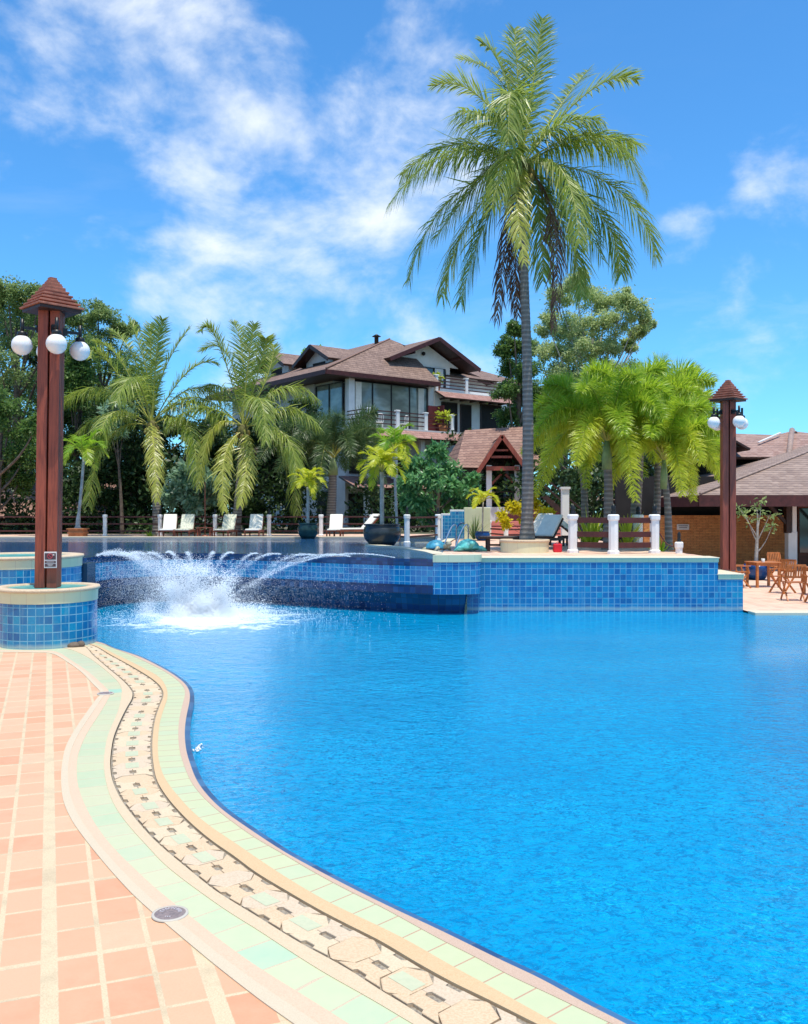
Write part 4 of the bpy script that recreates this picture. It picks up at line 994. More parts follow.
tree('leafy_tree', 'dense olive green tree behind the tall airy tree, above the lime foxtails', 'tree', P(560, 530, 62), blobs_px(region(535, 630, 330, 440, 14, 18, 67), 62, 2, 68), 170, .2, MAT['tree_b'], .3, 69, sub=9, subr=.46, shell=.05)
# small plants on the terrace
def tuft(name, label, cat, base, n, h, spread, mat, width=.05, seed=1, group=None):
    """spiky plant of long arching blades"""
    r = np.random.default_rng(seed); V = []; F = []
    for i in range(n):
        a = r.random()*6.283; lean = r.random()*spread; d = np.array([math.cos(a)*lean, math.sin(a)*lean, 1.0]); d /= np.linalg.norm(d)
        hh = h*(.6+.5*r.random()); s_ = np.array([-math.sin(a), math.cos(a), 0])*width/2; p = np.array([math.cos(a), math.sin(a), 0])*.04; o_ = len(V)
        for k, wk in ((0, .6), (.35, 1), (.7, .8), (1, .05)):
            q = p + d*hh*k + np.array([math.cos(a), math.sin(a), -.5])*lean*hh*.45*k*k
            V += [q-s_*wk, q+s_*wk]
        for k in range(3): F.append((o_+2*k, o_+2*k+1, o_+2*k+3, o_+2*k+2))
    o = npmesh(name, V, F, mat, None, base); return setp(o, label, cat, group)
tuft('croton_plant', 'spiky lime and yellow plant behind the rail between the left and middle white posts', 'plant', P(591, 550, 27.5) + Vector((0, 0, .0)), 60, 1.25, .8, MAT['foxtail_y'], .07, 41)
tuft('croton_plant', 'small lime plant between the right white post and the slender palm trunk', 'plant', P(660, 557, 24.5), 34, .55, .9, MAT['limepalm'], .05, 42)
tuft('spiky_plant', 'spiky yellow-green plant beside the thick grey trunk behind the rail', 'plant', P(627, 548, 27.8), 40, 1.15, .9, MAT['foxtail_y'], .07, 43)
tuft('grass_plant', 'dry grey-green grass tuft in front of the cream wall', 'plant', P(474, 539, 34.2), 60, .95, .75, MAT['tree_b'], .025, 44)
tuft('grass_plant', 'grass tuft sprouting below the rail left of the twin palms', 'plant', P(150, 538, 39.4), 40, .35, 1.0, MAT['limepalm'], .04, 45)
tree('yellow_croton_bush', 'bright yellow leaved bush behind the tall palm trunk', 'bush', P(524, 540, 29.5), blobs_px([(505, 516, 6), (512, 507, 6), (536, 503, 7), (545, 511, 7), (540, 521, 6), (528, 500, 7), (520, 512, 8), (504, 524, 5)], 29.5, .3, 17), 34, .15, MAT['croton'], .03, 33, sub=6, subr=.5, crownname='foliage', aspect=.5)
# ---------------------------------------------------------------- lamp posts
def roof_slabs(o, w0, h, n=9, rz=R(45)):
    mb = MB()
    for i in range(n):
        w_ = w0*(1 - i/n*.93); mb.box((0, 0, i*h/n + h/n*.24), (w_, w_, h/n*.46), rz=rz, bev=.004)
        mb.box((0, 0, i*h/n + h/n*.74), (w_*.78, w_*.78, h/n*.56), rz=rz)
    mb.mesh([(0, 0, h*1.04)] + [(math.cos(rz+R(45)+k*math.pi/2)*w0*.08, math.sin(rz+R(45)+k*math.pi/2)*w0*.08, h*.97) for k in range(4)], [(0, 1, 2), (0, 2, 3), (0, 3, 4), (0, 4, 1)])
    return mb
def lamp_post(label, loc, k, yaw, pyaw):
    o = thing('lamp_post', label, 'lamp post', loc, group='timber lamp posts with globe lights')
    H = 4.78*k; s_ = .165*k; g_ = .030*k
    for a in (1, -1):
        for b in (1, -1):
            mb = MB(); v = Matrix.Rotation(pyaw, 3, 'Z') @ Vector((a*(s_+g_)/2, b*(s_+g_)/2, 0))
            mb.box((v.x, v.y, H/2), (s_, s_, H), rz=pyaw, bev=.008); mb.build('timber', MAT['redwood'], o)
    mb = MB(); mb.box((0, 0, H*.5), (g_*1.2, g_*1.2, H*.98), rz=pyaw); mb.build('core', MAT['dark'], o)
    rf = roof_slabs(o, .79*k, .54*k, 8).build('roof', MAT['lamproof'], o, (0, 0, H-.02))
    mb = MB(); mb.box((0, 0, H-.05*k), (.72*k, .72*k, .05*k), rz=R(45)); mb.build('eave_board', MAT['dkwood'], o)
    for i in range(4):
        a = yaw + i*math.pi/2; d = Vector((math.cos(a), math.sin(a), 0))
        mb = MB(); z = 4.40*k; R_ = .47*k
        mb.bar(d*.17*k + Vector((0, 0, z)), d*R_ + Vector((0, 0, z)), .045*k, .045*k); mb.box(tuple(d*.21*k + Vector((0, 0, z))), (.09*k, .09*k, .12*k), rz=a)
        mb.tube([d*R_ + Vector((0, 0, z+.14*k)), d*R_ + Vector((0, 0, z-.10*k))], .030*k, 10)
        mb.lathe([(.03*k, z-.06*k), (.075*k, z-.08*k), (.085*k, z-.15*k), (.001, z-.15*k)], c=(d.x*R_, d.y*R_, 0), n=16)
        arm = mb.build('lamp_arm', MAT['black'], o)
        mb = MB(); mb.ball((d.x*R_, d.y*R_, z-.30*k), .170*k, 24); mb.build('globe', MAT['globe'], arm)
    return o
MAT['lamproof'] = simple('red_shingle', (.36, .13, .08), .7, .25, 7, bump=.2)
lp = lamp_post('tall red timber lamp post on the round pedestal, carrying a small notice', (LX, LY, .95), 1.0, R(-59), R(8))
LRX, LRY = XA(728, 22.4), 22.4
lp.rotation_euler = (0, .014, 0)
lp2 = lamp_post('red timber lamp post on the low step at the right end of the tiled wall', (LRX, LRY, .82), .88, R(-72), R(-8))
# notice on the left post
MAT['signwhite'] = simple('white_sign_plate', (.72, .68, .66), .5, .05, 5); MAT['signdark'] = simple('dark_sign_panel', (.08, .05, .06), .5, .1, 5); MAT['signred'] = simple('red_sign_mark', (.50, .06, .08), .5, .1, 5)
sg = thing('notice_plate', 'small white framed notice with a red prohibition ring fixed low on the left lamp post', 'sign', (LX+.125, LY-.215, 1.43), R(8))
mb = MB(); mb.box((0, 0, 0), (.205, .010, .275), bev=.003); mb.build('plate', MAT['signwhite'], sg)
mb = MB(); mb.box((0, -.007, .060), (.180, .004, .110)); mb.box((0, -.007, -.035), (.180, .004, .036)); mb.box((0, -.007, -.090), (.180, .004, .050)); mb.build('dark_panel', MAT['signdark'], sg)
mb = MB()
mb.tube([(math.cos(a)*.040-.005, -.011, math.sin(a)*.040+.062) for a in [i*math.pi/10 for i in range(21)]], .006, 5); mb.bar((-.033, -.012, .09), (.023, -.012, .034), .003, .010); mb.build('prohibition_ring', MAT['signred'], sg)
mb = MB(); mb.box((.052, -.0105, .085), (.028, .003, .018)); mb.box((0, -.0105, -.082), (.09, .003, .008)); mb.box((0, -.0105, -.100), (.06, .003, .006)); mb.box((0, -.0105, -.035), (.12, .003, .007)); mb.build('lettering', MAT['signwhite'], sg)
# ---------------------------------------------------------------- fences
def white_post(parent, x, y, z, h=1.0, r=.10, lantern=True):
    mb = MB(); mb.lathe([(r*1.15, 0), (r*1.15, h*.07), (r*.9, h*.1), (r*.9, h*.84), (r*1.1, h*.87), (r*1.12, h*.97), (r*.9, h), (.001, h)], c=(x, y, z), n=8, smooth=False)
    p = mb.build('post', MAT['whitepost'], parent)
    if lantern:
        mb = MB(); mb.lathe([(r*.45, h), (r*.5, h+.07), (r*.35, h+.09), (r*.42, h+.11), (r*.42, h+.20), (r*.15, h+.25), (.001, h+.27)], c=(x, y, z), n=10); mb.build('lantern', MAT['black'], p)
    return p
def rail_fence(label, pts, h=.92, r=.09, rails=(.82, .52, .22), rh=.06, ext=None, z=TERR, noposts=()):
    o0 = Vector((pts[0][0], pts[0][1], z)); o = thing('rail_fence', label, 'fence', o0)
    L = [Vector((x, y, z)) - o0 for x, y in pts]
    for i, p in enumerate(L):
        if i not in noposts: white_post(o, p.x, p.y, 0, h, r)
    for k in rails:
        for a, b in zip(L, L[1:]):
            mb = MB(); mb.bar(a + Vector((0, .02, k*h/.92)), b + Vector((0, .02, k*h/.92)), .05, rh, bev=.004); mb.build('rail', MAT['maroon'], o)
    return o
fy = farY + 2.7
rail_fence('long dark red rail fence with white posts along the far side of the upper pool', [(XA(px, fy), fy) for px in (-55, -3, 51, 105, 160, 215, 269, 321, 372)], .95, .10)
rail_fence('dark red rail fence with white posts left of the blue shower wall', [(XA(374, 33.5), 33.5), (XA(407, 30.0), 30.0), (XA(438, 33.0), 33.0)], .98, .10, noposts=(0,))
rail_fence('short low fence with two white posts in front of the salmon wall', [(XA(489, 36.5), 36.5), (XA(506, 34.5), 34.5), (XA(560, 36), 36)], .72, .10, rails=(.5, .25), noposts=(2,))
rail_fence('heavy dark red rail with three square white posts above the tiled wall', [(XA(573, 23.6), 23.6), (XA(613.5, 22.9), 22.9), (XA(654.5, 23.3), 23.3)], 1.00, .135, rails=(.78, .45, .20), rh=.14)
for nm, px, d, z, h, lab in (('bollard', 638, 28, TERR, .98, 'white bollard with a lantern standing behind the rail right of the middle post'), ('bollard', 679, 23.2, .42, 1.06, 'small white bollard with a lantern and rope in front of the brick wall')):
    o = thing(nm, lab, 'bollard', (XA(px, d), d, z)); white_post(o, 0, 0, 0, h, .16 if px == 638 else .10)
rp_o = MB(); a_ = Vector((XA(657, 23.6), 23.6, TERR+.62)); b_ = Vector((XA(679, 23.2)-.05, 23.2, 1.36))
rp_o.tube(catmull([a_-a_, (b_-a_)*.5+Vector((0, 0, -.16)), b_-a_], 8), .016, 6); setp(rp_o.build('rope', MAT['maroon'], None, a_), 'dark red rope sagging from the right white post to the small bollard', 'rope')
# ---------------------------------------------------------------- loungers
def lounger(label, x, y, rz, back=62, mat='cushion', z=TERR, scale=1.0, wood='redwood2', seatcush=True, group='wooden sun loungers round the upper pool'):
    o = thing('sun_lounger', label, 'sun lounger', (x, y, z), rz, group); o.scale = (scale,)*3
    # head towards +y local, foot towards -y
    mb = MB()
    for s_ in (1, -1): mb.box((s_*.32, -.25, .28), (.05, 1.95, .08), bev=.005)
    for i in range(12): mb.box((0, -1.15+i*.12, .30), (.60, .07, .025))
    mb.build('frame', MAT[wood], o)
    for a in (1, -1):
        for b in (-1.05, .55):
            mb = MB(); mb.box((a*.31, b, .12), (.06, .06, .245), bev=.005); mb.build('leg', MAT[wood], o)
    A = R(back); M_ = Matrix.Rotation(A, 3, 'X')
    mb = MB()
    for s_ in (1, -1): 
        q = Vector((s_*.29, .22, .31)); mb.bar(q, q + M_ @ Vector((0, .78, 0)), .045, .05)
    for i in range(6):
        c_ = Vector((0, .22, .31)) + M_ @ Vector((0, .12+i*.12, 0)); mb.box(tuple(c_), (.56, .07, .02), rot=M_)
    mb.build('backrest', MAT[wood], o)
    mb = MB(); c_ = Vector((0, .22, .33)) + M_ @ Vector((0, .42, .055)); mb.box(tuple(c_), (.60, .84, .085), rot=M_, bev=.025); mb.build('back_cushion', MAT[mat], o)
    if seatcush:
        mb = MB(); mb.box((0, -.47, .355), (.60, 1.36, .075), bev=.02); mb.build('seat_cushion', MAT[mat], o)
    return o
MAT['redwood2'] = simple('red_brown_lounger_wood', (.20, .055, .03), .5, .2, 5)
lz = lambda px, d, dy=0: (XA(px, d), d + dy)
LD = farY + 1.35
for px, rz, lab, m_ in ((169, R(8), 'white cushioned lounger left of its pair, right beside a white post near the bushy palm', 'cushion'), (186, R(4), 'lounger with a rumpled towel on its back, next to the low side table', 'towel'),
                        (227, R(-3), 'lounger with a crumpled pale cushion under the yellowing palm, just right of a white post', 'towel'), (255, R(2), 'upright white lounger standing alone in the middle of the far row', 'cushion'), (335.5, R(0), 'bright white lounger between the green pot and the villa entrance', 'cushion')):
    x, y = lz(px, LD); 
    if 'towel' == m_ and 'towel' not in MAT: MAT['towel'] = simple('patterned_towel', (.62, .60, .48), .9, .3, 14, c2=(.34, .36, .28))
    lounger(lab, x, y, rz, 54, m_, scale=.92)
lounger('white cushioned lounger turned sideways behind the charcoal pot', XA(360, 38), 38.2, R(-62), 46)
lounger('dark wooden lounger with a grey raised back right beside the left white post', XA(541, 26.0), 26.1, R(-40), 46, 'cushion', wood='dkwood', seatcush=False)
lounger('dark wooden lounger with a pale raised back half hidden by the tall palm trunk', XA(531, 28.6), 28.6, R(-50), 50, 'cushion', wood='dkwood', seatcush=False)
lounger('white cushioned lounger behind the rail of the right white posts', XA(583, 28.2), 28.2, R(70), 38, 'cushion', wood='dkwood')
bt = thing('low_bench', 'low dark wooden bench end left of the palm planter', 'bench', (XA(500, 24.6), 24.6, TERR))
mb = MB(); mb.box((0, 0, .37), (1.15, .55, .07), bev=.01); mb.build('seat', MAT['dkwood'], bt)
for sx in (-.33, .10):
    for sy in (-.18, .18):
        mb = MB(); mb.box((sx, sy, .165), (.09, .09, .335), bev=.006); mb.build('leg', MAT['dkwood'], bt)
mb = MB(); mb.box((-.115, 0, .17), (.36, .06, .05)); mb.build('stretcher', MAT['dkwood'], bt)
st = thing('side_table', 'low red-brown slatted side table between the loungers of the far row', 'side table', (XA(206, LD), LD-.2, TERR))
mb = MB(); 
for i in range(5): mb.box((0, -.24+i*.12, .40), (.62, .09, .03))
mb.build('table_top', MAT['redwood2'], st)
for sx in (-.26, .26):
    for sy in (-.22, .22): mb = MB(); mb.box((sx, sy, .19), (.06, .06, .38)); mb.build('leg', MAT['redwood2'], st)
mb = MB(); mb.tube([(0, 0, 0), (0, 0, 2.35)], .025, 8); mb.lathe([(.16, 0), (.14, .06), (.03, .08)], n=12); setp(mb.build('parasol_pole', MAT['redwood2'], None, (XA(205, LD+.6), LD+.6, TERR)), 'thin bare wooden parasol pole rising behind the side table', 'parasol pole')
mb = MB(); mb.box((0, 0, .11), (.22, .16, .22), bev=.02); mb.tube([(-.07, 0, .21), (0, 0, .27), (.07, 0, .21)], .010, 6); setp(mb.build('beach_bag', MAT['redcloth'], None, (XA(557.5, 23.9), 23.9, TERR+.006)), 'small bright red bag on the terrace left of the left white post', 'bag')
# ---------------------------------------------------------------- turtles, ladder, shower wall
def turtle(label, px, d, rz, shell, k, sc_, group='turtle figures at the pool edge'):
    o = thing('turtle_figure', label, 'turtle figure', (XA(px, d), d, TERR+.006), rz, group); o.scale = (sc_,)*3
    mb = MB(); prof = [(.0, .30), (.10, .295), (.20, .26), (.29, .19), (.335, .11), (.34, .08), (.30, .07), (.001, .07)]
    mb.lathe([(r_, z_*1.15) for r_, z_ in prof[::-1]], n=20)
    for i in range(6):
        a = i*math.pi/3; mb.ball((math.cos(a)*.17, math.sin(a)*.17, .27), .07, 8, sc=(1, 1, .5))
    mb.ball((0, 0, .325), .08, 8, sc=(1, 1, .4)); mb.build('shell', MAT[shell], o)
    mb = MB(); mb.ball((0, 0, .09), .27, 14, sc=(1, 1, .28)); mb.tube([(.25, 0, .12), (.38, 0, .17), (.44, 0, .22)], [.075, .06, .05], 10); mb.ball((.48, 0, .235), .085, 12, sc=(1.2, .95, .85))
    for sx, sy in ((.24, .24), (.24, -.24)): mb.tube([(sx*.7, sy*.7, .10), (sx*1.15, sy*1.35, .10), (sx*1.0, sy*1.95, .03)], [.07, .075, .03], 8)
    for sx, sy in ((-.22, .2), (-.22, -.2)): mb.tube([(sx*.7, sy*.7, .09), (sx*1.3, sy*1.3, .06), (sx*1.6, sy*1.5, .03)], [.06, .06, .03], 8)
    mb.tube([(-.3, 0, .09), (-.42, 0, .05)], [.035, .008], 6); mb.build('body', MAT[k], o)
    return o
turtle('blue shelled turtle figure at the rounded end of the pool edge', 436, 24.6, R(-35), 'turtleblue', 'turtlebody', .85)
turtle('teal painted turtle figure right of the blue one', 468, 24.4, R(-80), 'turtleteal', 'turtleteal', .95)
ld = thing('pool_ladder', 'curved steel ladder handrails between the two turtle figures', 'ladder', (XA(455, 26.5), 26.5, TERR))
for sx in (-.13, .22):
    mb = MB(); mb.tube(catmull([Vector((sx-.22, -.1, 0)), Vector((sx-.08, -.05, .40)), Vector((sx+.06, 0, .66)), Vector((sx+.17, .05, .62)), Vector((sx+.16, .1, .0))], 6), .022, 8); mb.build('handrail', MAT['chrome'], ld)
SD = 35.0
sh = thing('shower_wall', 'stepped shower wall with blue mosaic on the left and cream plaster on the right', 'wall', (XA(441, SD), SD, TERR))
S_ = SD/FOC
mb = MB()
def fq(mb, x0, x1, z0, z1, y=0, m=0): mb.quad([(x0, y, z0), (x1, y, z0), (x1, y, z1), (x0, y, z1)], m, uv=[(x0, z0), (x1, z0), (x1, z1), (x0, z1)])
zt = lambda py: EYE + (CY-py)*S_ - TERR
fq(mb, .06, 9*S_, 0, zt(514)-.05, -.152); fq(mb, 9*S_, 23*S_, 0, zt(510)-.05, -.152); mb.build('blue_mosaic_face', MAT['mosaic'], sh)
mb = MB(); mb.box((4.5*S_, 0, zt(513.5)/2), (9*S_, .30, zt(513.5)), bev=.01); mb.box((16*S_, 0, zt(509.5)/2), (14*S_-.004, .30, zt(509.5))); mb.build('wall_core', MAT['white'], sh)
mb = MB(); mb.box((36*S_, 0, zt(507.5)/2), (26*S_, .34, zt(507.5)), bev=.015); mb.build('cream_wall', MAT['creamwall'], sh)
mb = MB(); mb.tube(catmull([Vector((28*S_, 0, zt(508))), Vector((28*S_, 0, zt(495))), Vector((31*S_, 0, zt(491))), Vector((35*S_, 0, zt(493))), Vector((36*S_, 0, zt(496)))], 5), .025, 8); mb.build('shower_pipe', MAT['black'], sh)
mb = MB(); mb.tube(catmull([Vector((14*S_, -.35, 0)), Vector((15*S_, -.3, .42)), Vector((19*S_, -.25, .62)), Vector((23*S_, -.2, .64))], 5), .028, 8); mb.build('blue_hose', MAT['bluepot'], sh)
# ---------------------------------------------------------------- salmon wall and steps
mw = thing('curved_bar_wall', 'maroon wall with a sloping curved top behind the salmon bench wall', 'wall', (XA(490, 43), 43, TERR))
S2 = 43/FOC; prof = [(0, 528), (6, 524), (13, 518), (19, 513.5), (26, 510.5), (40, 509.5), (70, 509.5)]
mb = MB(); top = [(x*S2, EYE+(CY-y)*S2-TERR) for x, y in prof]
for (x0, z0), (x1, z1) in zip(top, top[1:]):
    mb.quad([(x0, 0, 0), (x1, 0, 0), (x1, 0, z1), (x0, 0, z0)]); mb.quad([(x0, .25, 0), (x0, .25, z0), (x1, .25, z1), (x1, .25, 0)]); mb.quad([(x0, 0, z0), (x1, 0, z1), (x1, .25, z1), (x0, .25, z0)])
mb.build('wall_body', MAT['maroon_wall'], mw)
sb = thing('salmon_bench_wall', 'low salmon pink wall with a dark red stripe behind the tall palm', 'wall', (XA(491, 40), 40, TERR))
mb = MB(); mb.box((.9+.6, 0, .20), (3.1, .4, .40), bev=.01); mb.build('lower_course', MAT['pinkwall'], sb)
mb = MB(); mb.box((1.5, .02, .42), (3.14, .36, .045)); mb.build('dark_stripe', MAT['maroon_wall'], sb)
mb = MB(); mb.box((1.5, .05, .55), (3.1, .3, .21), bev=.01); mb.build('upper_course', MAT['pinkwall'], sb)
# ---------------------------------------------------------------- teak furniture on the restaurant terrace
def folding_chair(label, x, y, rz, k=1.0, group='orange teak folding chairs on the restaurant terrace'):
    o = thing('folding_chair', label, 'chair', (x, y, 0), rz, group); o.scale = (k,)*3
    for s_ in (1, -1):
        mb = MB(); mb.bar((s_*.24, -.26, 0), (s_*.24, .16, .46), .03, .045); mb.bar((s_*.24, .16, .455), (s_*.22, .26, .90), .03, .045, bev=.004); mb.build('rear_frame', MAT['teak'], o)
        mb = MB(); mb.bar((s_*.205, .26, 0), (s_*.205, -.22, .45), .03, .045); mb.build('crossed_leg', MAT['teak'], o)
        mb = MB(); mb.box((s_*.25, -.02, .65), (.045, .46, .025), bev=.005); mb.bar((s_*.25, -.2, .45), (s_*.25, -.16, .64), .03, .035); mb.build('armrest', MAT['teak'], o)
    mb = MB()
    for i in range(7): mb.box((0, -.22+i*.07, .46), (.44, .055, .02))
    mb.build('seat', MAT['teak'], o)
    mb = MB(); A = math.atan2(.10, .445)
    for z_ in (.60, .90): mb.box((0, .16+(z_-.455)*.225, z_), (.44, .025, .05))
    for i in range(7): 
        x_ = -.18+i*.06; mb.bar((x_, .16+(.60-.455)*.225, .60), (x_, .16+(.88-.455)*.225, .88), .035, .014)
    mb.build('backrest', MAT['teak'], o)
    return o
def teak_table(label, x, y, rz, group='teak tables on the restaurant terrace'):
    o = thing('dining_table', label, 'table', (x, y, 0), rz, group)
    mb = MB()
    for i in range(7): mb.box((0, -.33+i*.11, .735), (.82, .10, .03), bev=.004)
    mb.build('table_top', MAT['teak'], o)
    mb = MB()
    for s_ in (1, -1): mb.box((0, s_*.31, .68), (.70, .025, .08)); mb.box((s_*.34, 0, .68), (.025, .60, .08))
    mb.build('apron', MAT['teak'], o)
    for a in (1, -1):
        for b in (1, -1): mb = MB(); mb.box((a*.34, b*.31, .36), (.07, .07, .72), bev=.005); mb.build('leg', MAT['teak'], o)
    return o
teak_table('teak table between the right lamp post and the pale sapling', XA(767, 27.0), 27.3, R(6))
folding_chair('teak folding chair left of the table, facing it from beside the lamp post', XA(744, 26.6), 27.0, R(92))
folding_chair('teak folding chair on the right of the table, seen almost from behind', XA(786, 25.0), 25.2, R(-62), 1.0)
folding_chair('nearest teak folding chair at the right edge, its slatted back turned to the pool', XA(797, 22.9), 23.1, R(172), 1.0)
folding_chair('teak folding chair behind the table in the shade', XA(779, 29.5), 29.6, R(10))
teak_table('teak table cut off by the right edge of the view behind the nearest chair', XA(822, 24.6), 24.6, R(3))
folding_chair('teak folding chair at the far right edge turned towards the cut off table', XA(816, 22.6), 22.4, R(185), 1.0)
mb = MB(); mb.lathe([(.045, 0), (.055, .10), (.05, .105), (.04, .01)], n=12); setp(mb.build('candle_glass', MAT['white'], None, (XA(763, 27), 27.0, .752)), 'small white glass on the teak table', 'glass')
tt = tree('potted_sapling', 'pale thin trunked sapling in a dark pot in front of the brick wall', 'potted plant', (XA(759, 30), 30.2, 0), [(XA(757, 30), 30, 2.30, .34), (XA(748, 30), 30.1, 2.05, .26), (XA(768, 30), 29.9, 2.1, .28), (XA(740, 30), 30, 2.35, .18), (XA(765, 30), 30.3, 2.55, .2), (XA(772, 30), 30, 1.75, .16)], 5, .17, MAT['tree_b'], .075, 51, bark='palebark', sub=5, subr=.6, crownname='foliage')
mb = MB(); mb.lathe([(.001, 0), (.24, 0), (.42, .22), (.46, .42), (.40, .52), (.36, .50), (.001, .48)], n=24); mb.build('pot', MAT['bluepot'], tt)
# ---------------------------------------------------------------- deck details
dc = G(170, 915, 0); dc.z = .007
dr = thing('drain_cover', 'round grey drain cover with worn raised lettering set in the near coping', 'drain cover', dc)
MAT['drain'] = speck('worn_bronze', (.26, .20, .19), (.16, .13, .13), 60, .6, .2); MAT['drainlet'] = simple('pale_letter_enamel', (.62, .55, .55), .6, .1, 8); MAT['drainrim'] = simple('pale_rim', (.52, .47, .40), .6, .05, 8)
mb = MB(); mb.lathe([(.100, -.004), (.100, .004), (.085, .006), (.085, .002)], n=40); mb.build('rim', MAT['drainrim'], dr)
mb = MB(); mb.lathe([(.085, .003), (.078, .006), (.030, .005), (.001, .0045)], n=40); mb.build('plate', MAT['drain'], dr)
mb = MB()      # arc of worn, unreadable raised strokes
rl = random.Random(4)
for i in range(9):
    a = math.pi*(.90 - .80*i/8); cx_, cy_ = math.cos(a)*.054, math.sin(a)*.054; M_ = Matrix.Rotation(a - math.pi/2, 3, 'Z')
    for dx, dy, w_, h_ in rl.choice((((-.004, 0, .003, .022), (.004, 0, .003, .022), (0, .009, .010, .003)), ((-.004, 0, .003, .022), (.001, .009, .009, .003), (.001, -.009, .009, .003)), ((0, 0, .003, .022), (0, .009, .011, .003)), ((-.004, 0, .003, .022), (.004, .004, .003, .012), (0, 0, .009, .003)))):
        v = M_ @ Vector((dx, dy, 0)); mb.box((cx_+v.x, cy_+v.y, .0075), (w_, h_, .004), rz=a-math.pi/2)
for x_ in (-.012, 0, .012): mb.box((x_, -.05, .0075), (.006, .006, .003))
mb.build('lettering', MAT['drainlet'], dr)
d2_ = copy_tree(dr); p = G(105.5, 694, 0); d2_.location = (p.x, p.y, .008); d2_['label'] = 'round grey drain cover at the point of the curved coping near the pedestal'
rk = MB(); rk.ball((0, 0, .03), .12, 10, sc=(1.3, .8, .5)); rk.ball((.14, .03, .04), .07, 8, sc=(1, 1, .9)); rk.ball((-.12, -.02, .02), .07, 8)
setp(rk.build('rock', MAT['bark'], None, tuple(G(72, 647, 0))), 'dark brown stone lying at the foot of the lamp pedestal', 'stone')
setp(MB().ball((0, 0, 0), .045, 10, sc=(1, 1, .8)).build('pale_stone', MAT['white'], None, tuple(G(80.5, 646, 0)+Vector((0, 0, .03)))), 'small whitish stone beside the dark one at the pedestal foot', 'stone')
r_ = np.random.default_rng(9)
fm = MB()
for i in range(26):
    fm.ball((r_.normal(0, .022), r_.normal(0, .06), r_.random()*.01), .006+.009*r_.random(), 6)
p = G(198, 750, WATER); setp(fm.build('foam_patch', MAT['white'], None, (p.x, p.y, WATER+.005)), 'tiny white patch of foam floating by the curved pool edge', 'foam', kind='stuff')
# ---------------------------------------------------------------- villa
VO = Vector((-5.14, 60, 0)); VA = R(37.8)
vil = thing('villa', 'large white villa with stacked brown tiled roofs, glazed room and railed balconies', 'building', VO, VA)
def rp_(mb, pts, m=0, th=.12, under=1):
    """sloping roof face: pts[0]-pts[1] is the eave; UV in metres"""
    p = [Vector(q) for q in pts]; e = (p[1]-p[0]).normalized(); n = (p[1]-p[0]).cross(p[2]-p[0]).normalized()
    if n.z < 0: n = -n
    s_ = n.cross(e)
    if s_.z < 0: s_ = -s_
    uv = [((q-p[0]).dot(e)+50, (q-p[0]).dot(s_)+50) for q in p]
    mb.quad(p, m, uv=uv)
    lo = [q - n*th for q in p]
    mb.quad(lo[::-1], under, uv=[(0, 0)]*len(p))
    for i in range(len(p)):
        j = (i+1) % len(p); mb.quad([p[i], lo[i], lo[j], p[j]], under, uv=[(0, 0)]*4)
def hip(mb, x0, x1, y0, y1, ze, zr, ins=None, pitch_y=None):
    ins = (y1-y0)/2 if ins is None else ins; ym = (y0+y1)/2
    a, b, c_, d = (x0, y0, ze), (x1, y0, ze), (x1, y1, ze), (x0, y1, ze); r1 = (x0+ins, ym, zr); r2 = (x1-ins, ym, zr)
    rp_(mb, [a, b, r2, r1]); rp_(mb, [b, c_, r2]); rp_(mb, [c_, d, r1, r2]); rp_(mb, [d, a, r1])
RM = [MAT['roof'], MAT['dkwood']]
wl2 = MB()
# third floor block and wings (walls)
wl2.box((10, 9.5, 4.4), (15.6, 17.0, 6.4)); 
wl2.build('lower_walls', MAT['greywall'], vil)
mb = MB(); mb.box((9.6, 9.9, 9.7), (14.8, 14.8, 4.0)); mb.build('upper_walls', MAT['white'], vil)
mb = MB(); mb.box((13.4, 5.0, 9.6), (6.8, 8.3, 3.1)); mb.build('bedroom_wall', MAT['white'], vil)
# main roof: hip with a short ridge
mb = MB(); Z0, Z1 = 11.67, 15.45
a, b, c_, d = (0, 0, Z0), (9.8, 0, Z0), (18, 16, Z0), (0, 18, Z0); r1, r2 = (9, 5, Z1), (9, 12, Z1)
rp_(mb, [a, b, (9.8, 4.6, Z1-.32), r1]); rp_(mb, [(9.8, .0, Z0), (18, 6, Z0), (18, 10, Z0), r2, r1]) if False else None
rp_(mb, [d, a, r1, r2]); rp_(mb, [(18, 18, Z0), d, r2]); rp_(mb, [(18, 3, Z0+1.0), (18, 18, Z0), r2, r1])
main_roof = mb.build('roof', RM, vil)
mb = MB(); mb.bar((0, -.02, Z0-.16), (9.85, -.02, Z0-.16), .06, .30); mb.bar((-.02, 0, Z0-.16), (-.02, 18, Z0-.16), .06, .30); mb.build('fascia', MAT['maroon'], vil)
mb = MB(); mb.quad([(0.03, .03, Z0-.30), (9.8, .03, Z0-.30), (9.8, 3, Z0-.30), (0.03, 3, Z0-.30)]); mb.quad([(0.03, 3, Z0-.30), (3, 3, Z0-.30), (3, 17.9, Z0-.30), (0.03, 17.9, Z0-.30)]); mb.build('soffit', MAT['dkwood'], vil)
for q in ((0, 0, Z0, 9, 5, Z1),):
    mb = MB(); mb.tube([(q[0], q[1], q[2]+.06), (q[3], q[4], q[5]+.02)], .06, 6); mb.build('hip_ridge', MAT['roofridge'], vil)
mb = MB(); mb.tube([(9, 5, Z1-.2), (9, 5, Z1-.2)], .1) if False else None
mb.lathe([(.16, -.3), (.16, .35), (.36, .38), (.02, .58)], c=(7.9, 5.2, Z1-.3), n=10); mb.build('roof_vent', MAT['black'], vil)
